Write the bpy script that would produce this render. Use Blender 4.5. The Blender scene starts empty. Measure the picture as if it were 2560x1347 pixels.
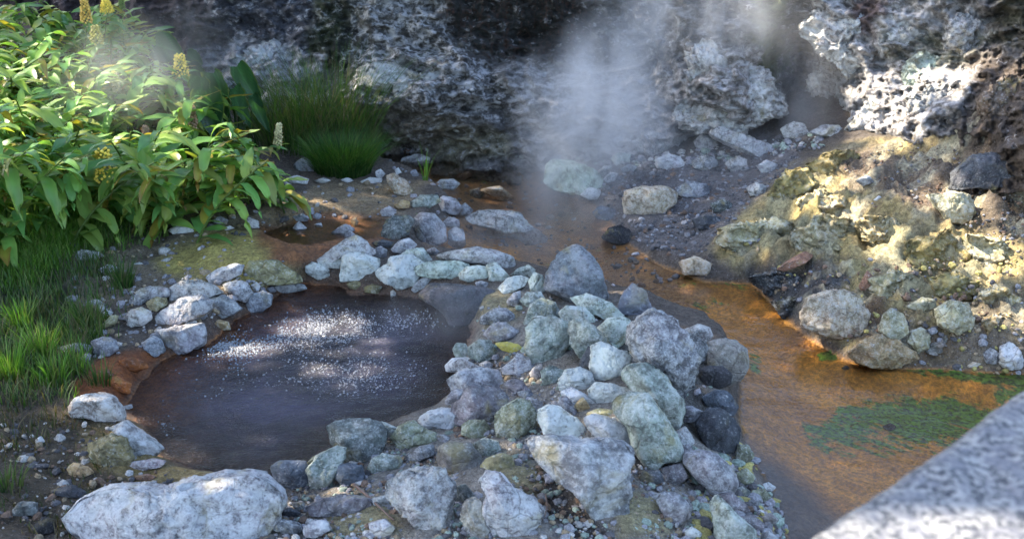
import bpy, math, random
import numpy as np
from mathutils import Vector
random.seed(7); RNG = np.random.default_rng(11)
sc = bpy.context.scene; COL = sc.collection
# ---------------------------------------------------------------- camera
F = 2745.0; PITCH = math.radians(23.0); CZ = 3.0
CX, CY = 1280.0, 673.5
cam = bpy.data.cameras.new("camera"); camo = bpy.data.objects.new("camera", cam); COL.objects.link(camo)
cam.sensor_width = 36; cam.lens = 36*F/2560; cam.clip_end = 300; cam.clip_start = .05
camo.location = (0, 0, CZ); camo.rotation_euler = (math.pi/2-PITCH, 0, 0); sc.camera = camo
cam.dof.use_dof = True; cam.dof.focus_distance = 6.6; cam.dof.aperture_fstop = 3.6
# ---------------------------------------------------------------- world, sun, exposure
TOSUN = np.array([-0.90, 0.22, 0.86]); TOSUN /= np.linalg.norm(TOSUN)
w = bpy.data.worlds.new("World"); sc.world = w; w.use_nodes = True
nt = w.node_tree; bg = nt.nodes['Background']; sky = nt.nodes.new('ShaderNodeTexSky')
sky.sky_type = 'NISHITA'; sky.sun_disc = False
sky.sun_elevation = math.asin(TOSUN[2]); sky.sun_rotation = math.atan2(TOSUN[0], TOSUN[1])
sky.air_density = 1.0; sky.dust_density = 1.8; sky.ozone_density = 0.9
nt.links.new(sky.outputs[0], bg.inputs[0]); bg.inputs[1].default_value = 0.13
sl = bpy.data.lights.new("sun", 'SUN'); sl.energy = 3.4; sl.angle = math.radians(.53); sl.color = (1, .90, .74)
so = bpy.data.objects.new("sun", sl); COL.objects.link(so)
so.rotation_euler = Vector(TOSUN).to_track_quat('Z', 'Y').to_euler()
sc.view_settings.view_transform = 'Standard'; sc.view_settings.look = 'None'
sc.view_settings.exposure = 2.55; sc.view_settings.gamma = 1
cy = sc.cycles; cy.use_denoising = True; cy.max_bounces = 8; cy.transparent_max_bounces = 24
cy.volume_bounces = 1; cy.volume_max_steps = 128; cy.volume_step_rate = 1.0; cy.caustics_reflective = False
cy.sample_clamp_indirect = 6
# ---------------------------------------------------------------- geometry of the view
sP, cP = math.sin(PITCH), math.cos(PITCH)
RGT = np.array([1., 0, 0]); UPV = np.array([0, sP, cP]); FWD = np.array([0, cP, -sP]); CAM = np.array([0, 0, CZ])
def rays(px, py):
    px = np.asarray(px, float); py = np.asarray(py, float)
    return ((px-CX)/F)[..., None]*RGT + ((CY-py)/F)[..., None]*UPV + FWD
def on_z(px, py, z):
    d = rays(px, py); t = (np.asarray(z, float)-CZ)/d[..., 2]; return CAM + d*t[..., None]
def on_y(px, py, Y):
    d = rays(px, py); t = np.asarray(Y, float)/d[..., 1]; return CAM + d*t[..., None]
def project(P):
    v = P-CAM; f = v@FWD; f = np.where(f < .05, .05, f)
    return CX + F*(v@RGT)/f, CY - F*(v@UPV)/f, f
# ---------------------------------------------------------------- noise
PERM = np.random.default_rng(5).permutation(256); PERM = np.concatenate([PERM, PERM, PERM])
_g = np.random.default_rng(6).normal(size=(256, 3)); GR = _g/np.linalg.norm(_g, axis=1)[:, None]
def perlin(P):
    P = np.asarray(P, float); i = np.floor(P).astype(int); f = P-i; i &= 255
    u = f*f*f*(f*(f*6-15)+10); out = 0
    for a in (0, 1):
        for b in (0, 1):
            for c in (0, 1):
                h = PERM[PERM[PERM[(i[:, 0]+a) & 255]+((i[:, 1]+b) & 255)]+((i[:, 2]+c) & 255)]
                g = GR[h]; d = (g*(f-np.array([a, b, c]))).sum(1)
                out = out + d*(u[:, 0] if a else 1-u[:, 0])*(u[:, 1] if b else 1-u[:, 1])*(u[:, 2] if c else 1-u[:, 2])
    return out*1.5
def fbm(P, s, o=4, gain=.5, ridge=False):
    P = np.asarray(P)*s; v = 0; a = 1
    for k in range(o):
        n = perlin(P+17.3*k); v = v + a*((.5-np.abs(n))*2-.6 if ridge else n); a *= gain; P = P*2.03
    return v
def sstep(a, b, x):
    t = np.clip((x-a)/(b-a), 0, 1); return t*t*(3-2*t)
def sdist(poly, x, y):            # signed distance to polygon, positive inside
    poly = np.asarray(poly, float); d = np.full(x.shape, 1e18); ins = np.zeros(x.shape, bool); n = len(poly)
    for k in range(n):
        ax, ay = poly[k]; bx, by = poly[(k+1) % n]; ex, ey = bx-ax, by-ay
        t = np.clip(((x-ax)*ex+(y-ay)*ey)/(ex*ex+ey*ey+1e-12), 0, 1)
        d = np.minimum(d, (x-ax-t*ex)**2+(y-ay-t*ey)**2)
        if ay != by:
            c = ((ay > y) != (by > y)) & (x < (bx-ax)*(y-ay)/(by-ay)+ax); ins ^= c
    return np.where(ins, 1, -1)*np.sqrt(d)
# ---------------------------------------------------------------- object helpers
def tag(o, label=None, cat=None, group=None, kind=None):
    if label: o['label'] = label
    if cat: o['category'] = cat
    if group: o['group'] = group
    if kind: o['kind'] = kind
    return o
def link(name, me, mat=None, parent=None, loc=None):
    o = bpy.data.objects.new(name, me); COL.objects.link(o)
    if mat: me.materials.append(mat)
    if parent: o.parent = parent
    if loc is not None: o.location = loc
    return o
def mesh(name, V, Fc, smooth=True):
    me = bpy.data.meshes.new(name); V = np.asarray(V, np.float32); Fc = np.asarray(Fc, np.int32)
    me.vertices.add(len(V)); me.vertices.foreach_set('co', V.ravel())
    n, k = Fc.shape; me.loops.add(n*k); me.loops.foreach_set('vertex_index', Fc.ravel())
    me.polygons.add(n); me.polygons.foreach_set('loop_start', np.arange(0, n*k, k, dtype=np.int32))
    me.polygons.foreach_set('loop_total', np.full(n, k, np.int32))
    me.polygons.foreach_set('use_smooth', np.full(n, smooth, bool)); me.update(calc_edges=True)
    return me
def vcol(me, name, C):
    a = me.color_attributes.new(name, 'FLOAT_COLOR', 'POINT'); C = np.asarray(C, np.float32)
    if C.shape[1] == 3: C = np.concatenate([C, np.ones((len(C), 1), np.float32)], 1)
    a.data.foreach_set('color', C.ravel())
def gridfaces(nu, nv):            # index = v*nu+u
    u, v = np.meshgrid(np.arange(nu-1), np.arange(nv-1)); a = (v*nu+u).ravel()
    return np.stack([a, a+1, a+1+nu, a+nu], 1)
# ---------------------------------------------------------------- materials
class M:
    def __init__(s, name):
        s.m = bpy.data.materials.new(name); s.m.use_nodes = True; s.t = s.m.node_tree; s.t.nodes.clear()
        s.out = s.n('OutputMaterial'); s.geo = None
    def n(s, ty, **k):
        nd = s.t.nodes.new('ShaderNode'+ty)
        for a, b in k.items():
            if a[0] == 'i' and a[1:].isdigit(): s.set(nd.inputs[int(a[1:])], b)
            elif a.startswith('I_'): s.set(nd.inputs[a[2:].replace('_', ' ')], b)
            else: setattr(nd, a, b)
        return nd
    def set(s, inp, v):
        if isinstance(v, bpy.types.NodeSocket): s.t.links.new(v, inp)
        elif isinstance(v, bpy.types.Node): s.t.links.new(v.outputs[0], inp)
        else:
            if isinstance(v, (tuple, list)) and len(v) == 3 and inp.type == 'RGBA': v = (*v, 1)
            inp.default_value = v
    def pos(s, sx=1, sy=1, sz=1):
        if not s.geo: s.geo = s.n('NewGeometry')
        return s.n('Mapping', I_Vector=s.geo.outputs['Position'], I_Scale=(sx, sy, sz)) if (sx, sy, sz) != (1, 1, 1) else s.geo.outputs['Position']
    def noise(s, sc_, det=4, vec=None, rough=.55, dist=0):
        return s.n('TexNoise', I_Vector=vec if vec is not None else s.pos(), I_Scale=sc_, I_Detail=det, I_Roughness=rough, I_Distortion=dist).outputs[0]
    def vor(s, sc_, feature='F1', out=0, vec=None):
        return s.n('TexVoronoi', feature=feature, I_Vector=vec if vec is not None else s.pos(), I_Scale=sc_).outputs[out]
    def ramp(s, v, *st):
        r = s.n('ValToRGB'); e = r.color_ramp.elements
        while len(e) < len(st): e.new(.5)
        for q, (p, c) in zip(e, st): q.position = p; q.color = (c, c, c, 1) if isinstance(c, (int, float)) else (*c, 1)
        s.set(r.inputs[0], v); return r.outputs[0]
    def math(s, op, a, b=0., clamp=False):
        return s.n('Math', operation=op, i0=a, i1=b, use_clamp=clamp).outputs[0]
    def mix(s, f, a, b, mode='MIX'):
        m = s.n('Mix', data_type='RGBA', blend_type=mode); s.set(m.inputs[0], f); s.set(m.inputs[6], a); s.set(m.inputs[7], b)
        return m.outputs[2]
    def bump(s, h, st, d=.02, nrm=None):
        b = s.n('Bump', I_Height=h, I_Strength=st, I_Distance=d)
        if nrm is not None: s.set(b.inputs['Normal'], nrm)
        return b.outputs[0]
    def pbsdf(s, **k):
        p = s.n('BsdfPrincipled')
        for a, b in k.items(): s.set(p.inputs[a.replace('_', ' ')], b)
        s.set(s.out.inputs[0], p); return p
def mat_rock():
    m = M('rock_surface'); oi = m.n('ObjectInfo'); col = oi.outputs['Color']; wamt = oi.outputs['Alpha']
    off = m.n('VectorMath', operation='SCALE', i0=(31., 17., 23.)); m.set(off.inputs['Scale'], oi.outputs['Random'])
    P0 = m.n('VectorMath', operation='ADD', i0=m.pos(), i1=off.outputs[0]).outputs[0]
    ps = m.n('VectorMath', operation='SCALE', i0=P0); m.set(ps.inputs['Scale'], m.n('MapRange', i0=oi.outputs['Random'], i3=.55, i4=1.35)); P = ps.outputs[0]
    big = m.noise(5, 4, P, .6); mid = m.noise(22, 6, P, .72); fine = m.noise(95, 4, P, .7)
    c = m.mix(m.ramp(big, (.32, 0), (.68, 1)), m.mix(1., col, (.50, .50, .52), 'MULTIPLY'), m.mix(1., col, (1.22, 1.2, 1.18), 'MULTIPLY'))
    pat = m.noise(9, 3, P, .5, .8)
    c = m.mix(m.math('MULTIPLY', m.ramp(pat, (.46, 0), (.56, 1)), .42), c, m.mix(1., c, (.70, .80, .78), 'MULTIPLY'))
    c = m.mix(m.math('MULTIPLY', m.ramp(m.noise(4.2, 3, P, .5, .5), (.5, 0), (.62, 1)), .5), c, m.mix(1., c, (1.12, .98, 1.0), 'MULTIPLY'))
    c = m.mix(m.ramp(mid, (.38, .8), (.50, 0)), c, m.mix(1., c, (.38, .36, .36), 'MULTIPLY'))
    c = m.mix(m.math('MULTIPLY', m.ramp(fine, (.52, 0), (.66, 1)), .2), c, m.mix(.6, c, (.62, .60, .60)))
    # white mineral crust, amount in alpha
    cr = m.math('ADD', m.math('ADD', m.math('MULTIPLY', mid, .7), m.math('MULTIPLY', fine, .5)), m.math('MULTIPLY', wamt, .34))
    c = m.mix(m.math('MULTIPLY', m.ramp(cr, (.70, 0), (.90, 1)), .8), c, m.mix(.72, c, (.74, .75, .74)))
    # sulphur/ochre stain in patches
    st = m.noise(6.5, 5, P, .6, .6)
    c = m.mix(m.math('MULTIPLY', m.ramp(st, (.56, 0), (.68, 1)), .7), c, m.mix(.6, c, (.34, .27, .08)))
    wp = m.mix(.10, P, m.n('TexNoise', I_Vector=P, I_Scale=9., I_Detail=4.).outputs[1], 'ADD')
    crk = m.math('MULTIPLY', m.ramp(m.vor(7., 'DISTANCE_TO_EDGE', vec=wp), (.0, 0), (.035, 1)), 1.)
    c = m.mix(m.math('MULTIPLY', m.math('SUBTRACT', 1., crk), m.ramp(m.noise(3, 2, P), (.47, 0), (.62, .6))), c, m.mix(1., c, (.32, .30, .29), 'MULTIPLY'))
    pits = m.vor(38, vec=P); pit = m.ramp(pits, (.0, 0), (.22, 1))
    c = m.mix(m.math('MULTIPLY', m.math('SUBTRACT', 1., pit), .6), c, (.05, .045, .05))
    h = m.math('ADD', m.math('MULTIPLY', mid, .9), m.math('ADD', m.math('MULTIPLY', fine, .35), m.math('ADD', m.math('MULTIPLY', pit, .28), m.math('MULTIPLY', crk, .22))))
    m.pbsdf(Base_Color=c, Roughness=.82, Normal=m.bump(h, .75, .03)); return m.m
def mat_ground():
    m = M('ground_surface'); c = m.n('VertexColor', layer_name='col').outputs[0]
    mk = m.n('SeparateColor', i0=m.n('VertexColor', layer_name='mask').outputs[0]); alg, grav, wet = mk.outputs
    n1 = m.noise(7, 6, None, .65); n2 = m.noise(40, 5, None, .7); n3 = m.noise(150, 3, None, .6)
    c = m.mix(m.ramp(n1, (.3, .8), (.65, 0)), c, m.mix(1., c, (.50, .47, .45), 'MULTIPLY'))
    c = m.mix(m.ramp(n2, (.40, .8), (.58, 0)), c, m.mix(1., c, (.40, .38, .36), 'MULTIPLY'))
    c = m.mix(m.math('MULTIPLY', m.ramp(n3, (.5, 0), (.66, 1)), .6), c, m.mix(1., c, (1.9, 1.85, 1.8), 'MULTIPLY'))
    # pebbly speckle
    vd = m.vor(85, vec=m.mix(.012, m.pos(), m.n('TexNoise', I_Vector=m.pos(), I_Scale=60.).outputs[1])); vc = m.vor(85, out=1, vec=m.mix(.012, m.pos(), m.n('TexNoise', I_Vector=m.pos(), I_Scale=60.).outputs[1])); vb = m.n('SeparateColor', i0=vc).outputs[0]
    peb = m.math('MULTIPLY', m.math('MULTIPLY', m.ramp(vb, (.45, 0), (.6, 1)), m.ramp(vd, (.22, 1), (.42, 0))), grav)
    c = m.mix(peb, c, m.mix(.55, c, m.mix(vb, (.12, .11, .11), (.42, .40, .39))))
    # streaks in the stream bed along the flow
    rot = m.n('Mapping', I_Vector=m.pos(), I_Rotation=(0, 0, math.radians(36)), I_Scale=(1, 1, 1))
    sv = m.n('Mapping', I_Vector=rot, I_Scale=(.9, 3.4, 3))
    s1 = m.noise(1.0, 6, sv.outputs[0], .68, 1.6); s2 = m.noise(3.1, 5, sv.outputs[0], .7, 1.2)
    both = m.math('ADD', m.math('MULTIPLY', s1, .6), m.math('MULTIPLY', s2, .4))
    bedc = m.mix(m.math('MULTIPLY', m.ramp(both, (.36, 0), (.62, 1)), 1.), m.mix(1., c, (.66, .60, .55), 'MULTIPLY'), m.mix(1., c, (1.25, 1.2, 1.0), 'MULTIPLY'))
    c = m.mix(wet, c, bedc)
    am = m.math('ADD', m.math('ADD', m.math('MULTIPLY', m.noise(2.6, 7, sv.outputs[0], .72, 1.5), .59), m.math('MULTIPLY', m.noise(9, 6, None, .7, .8), .5)), m.math('MULTIPLY', alg, .27))
    c = m.mix(m.math('MULTIPLY', m.ramp(am, (.685, 0), (.75, 1)), .95), c, m.mix(m.ramp(n2, (.40, 0), (.6, 1)), (.012, .045, .006), (.13, .34, .03)))
    h = m.math('ADD', m.math('MULTIPLY', n2, 1.), m.math('ADD', m.math('MULTIPLY', n3, .25), m.math('MULTIPLY', peb, .5)))
    rg = m.math('SUBTRACT', .9, m.math('MULTIPLY', wet, .4))
    m.pbsdf(Base_Color=c, Roughness=rg, Normal=m.bump(h, .9, .025)); return m.m
def mat_cliff():
    m = M('cliff_surface'); c = m.n('VertexColor', layer_name='col').outputs[0]
    mk = m.n('SeparateColor', i0=m.n('VertexColor', layer_name='mask').outputs[0]); fl, moss, strk = mk.outputs
    n1 = m.noise(4, 6, m.pos(1, 1, 1.7), .66); n2 = m.noise(11, 7, m.pos(1, 1, 1.7), .68); n3 = m.noise(80, 4, None, .7)
    c = m.mix(m.ramp(n1, (.34, .85), (.62, 0)), c, m.mix(1., c, (.42, .40, .40), 'MULTIPLY'))
    c = m.mix(m.ramp(n2, (.40, .85), (.56, 0)), c, m.mix(1., c, (.33, .31, .30), 'MULTIPLY'))
    c = m.mix(m.math('MULTIPLY', m.ramp(n3, (.5, 0), (.64, 1)), .5), c, m.mix(1., c, (1.8, 1.8, 1.85), 'MULTIPLY'))
    fk = m.noise(9, 8, None, .74)
    fa = m.math('ADD', m.math('ADD', m.math('MULTIPLY', n2, .45), m.math('MULTIPLY', fk, .55)), m.math('MULTIPLY', fl, .16))
    c = m.mix(m.ramp(fa, (.61, 0), (.70, 1)), c, m.mix(.8, c, (.60, .59, .60)))
    sn = m.noise(1, 5, m.pos(26, 26, 1.6), .7)
    c = m.mix(m.math('MULTIPLY', m.math('MULTIPLY', m.ramp(sn, (.5, 0), (.66, 1)), strk), .8), c, (.10, .045, .03))
    c = m.mix(m.math('MULTIPLY', m.ramp(n1, (.36, 0), (.60, 1)), moss), c, m.mix(n2, (.02, .03, .01), (.13, .17, .04)))
    h = m.math('ADD', n2, m.math('ADD', m.math('MULTIPLY', n3, .25), m.math('MULTIPLY', fk, .4)))
    m.pbsdf(Base_Color=c, Roughness=.88, Normal=m.bump(h, 1.0, .05)); return m.m
def mat_water(name, tint, turbid, scale, strength, rough, dens=(1, 1, 1), foam=0):
    m = M(name); P = m.pos(1, 1.9, 1)
    a = m.noise(scale, 3, P, .6, .5); b = m.noise(scale*3.3, 3, None, .7); v = m.vor(scale*4.6)
    h = m.math('ADD', a, m.math('ADD', m.math('MULTIPLY', b, .4), m.math('MULTIPLY', v, .25+foam)))
    nb = m.bump(h, strength, .02)
    gl = m.n('BsdfGlossy', I_Color=(1, 1, 1), I_Roughness=rough, I_Normal=nb)
    tr = m.n('BsdfTransparent', I_Color=dens)
    dc = tint
    if foam: dc = m.mix(m.ramp(m.noise(2.2, 3), (.4, 0), (.65, 1)), tint, m.mix(1., tint, (2.3, 2.25, 2.6), 'MULTIPLY'))
    df = m.n('BsdfDiffuse', I_Color=dc, I_Normal=nb)
    if foam: turbid = m.math('MULTIPLY', turbid, m.n('SeparateColor', i0=m.n('VertexColor', layer_name='depth').outputs[0]).outputs[0])
    body = m.n('MixShader', i0=turbid, i1=tr, i2=df)
    fr = m.n('Fresnel', I_IOR=1.33, I_Normal=nb)
    m.set(m.out.inputs[0], m.n('MixShader', i0=fr, i1=body, i2=gl)); return m.m
def mat_leaf(name, trans=.35, gloss=.4):
    m = M(name); c = m.n('VertexColor', layer_name='col').outputs[0]; oi = m.n('ObjectInfo')
    n = m.noise(9, 3); c = m.mix(m.ramp(n, (.3, .7), (.7, 0)), c, m.mix(1., c, (.62, .7, .6), 'MULTIPLY'))
    c = m.mix(1., c, m.mix(oi.outputs['Random'], (.82, .86, .85), (1.15, 1.1, 1.05)), 'MULTIPLY')
    p = m.n('BsdfPrincipled'); m.set(p.inputs['Base Color'], c); m.set(p.inputs['Roughness'], gloss)
    t = m.n('BsdfTranslucent', I_Color=m.mix(1., c, (1.3, 1.35, .6), 'MULTIPLY'))
    m.set(m.out.inputs[0], m.n('MixShader', i0=trans, i1=p, i2=t)); return m.m
ROCK = mat_rock(); GROUND = mat_ground(); CLIFF = mat_cliff()
LEAF = mat_leaf('leaf_green'); GRASS = mat_leaf('grass_blade', .4, .5)
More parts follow.
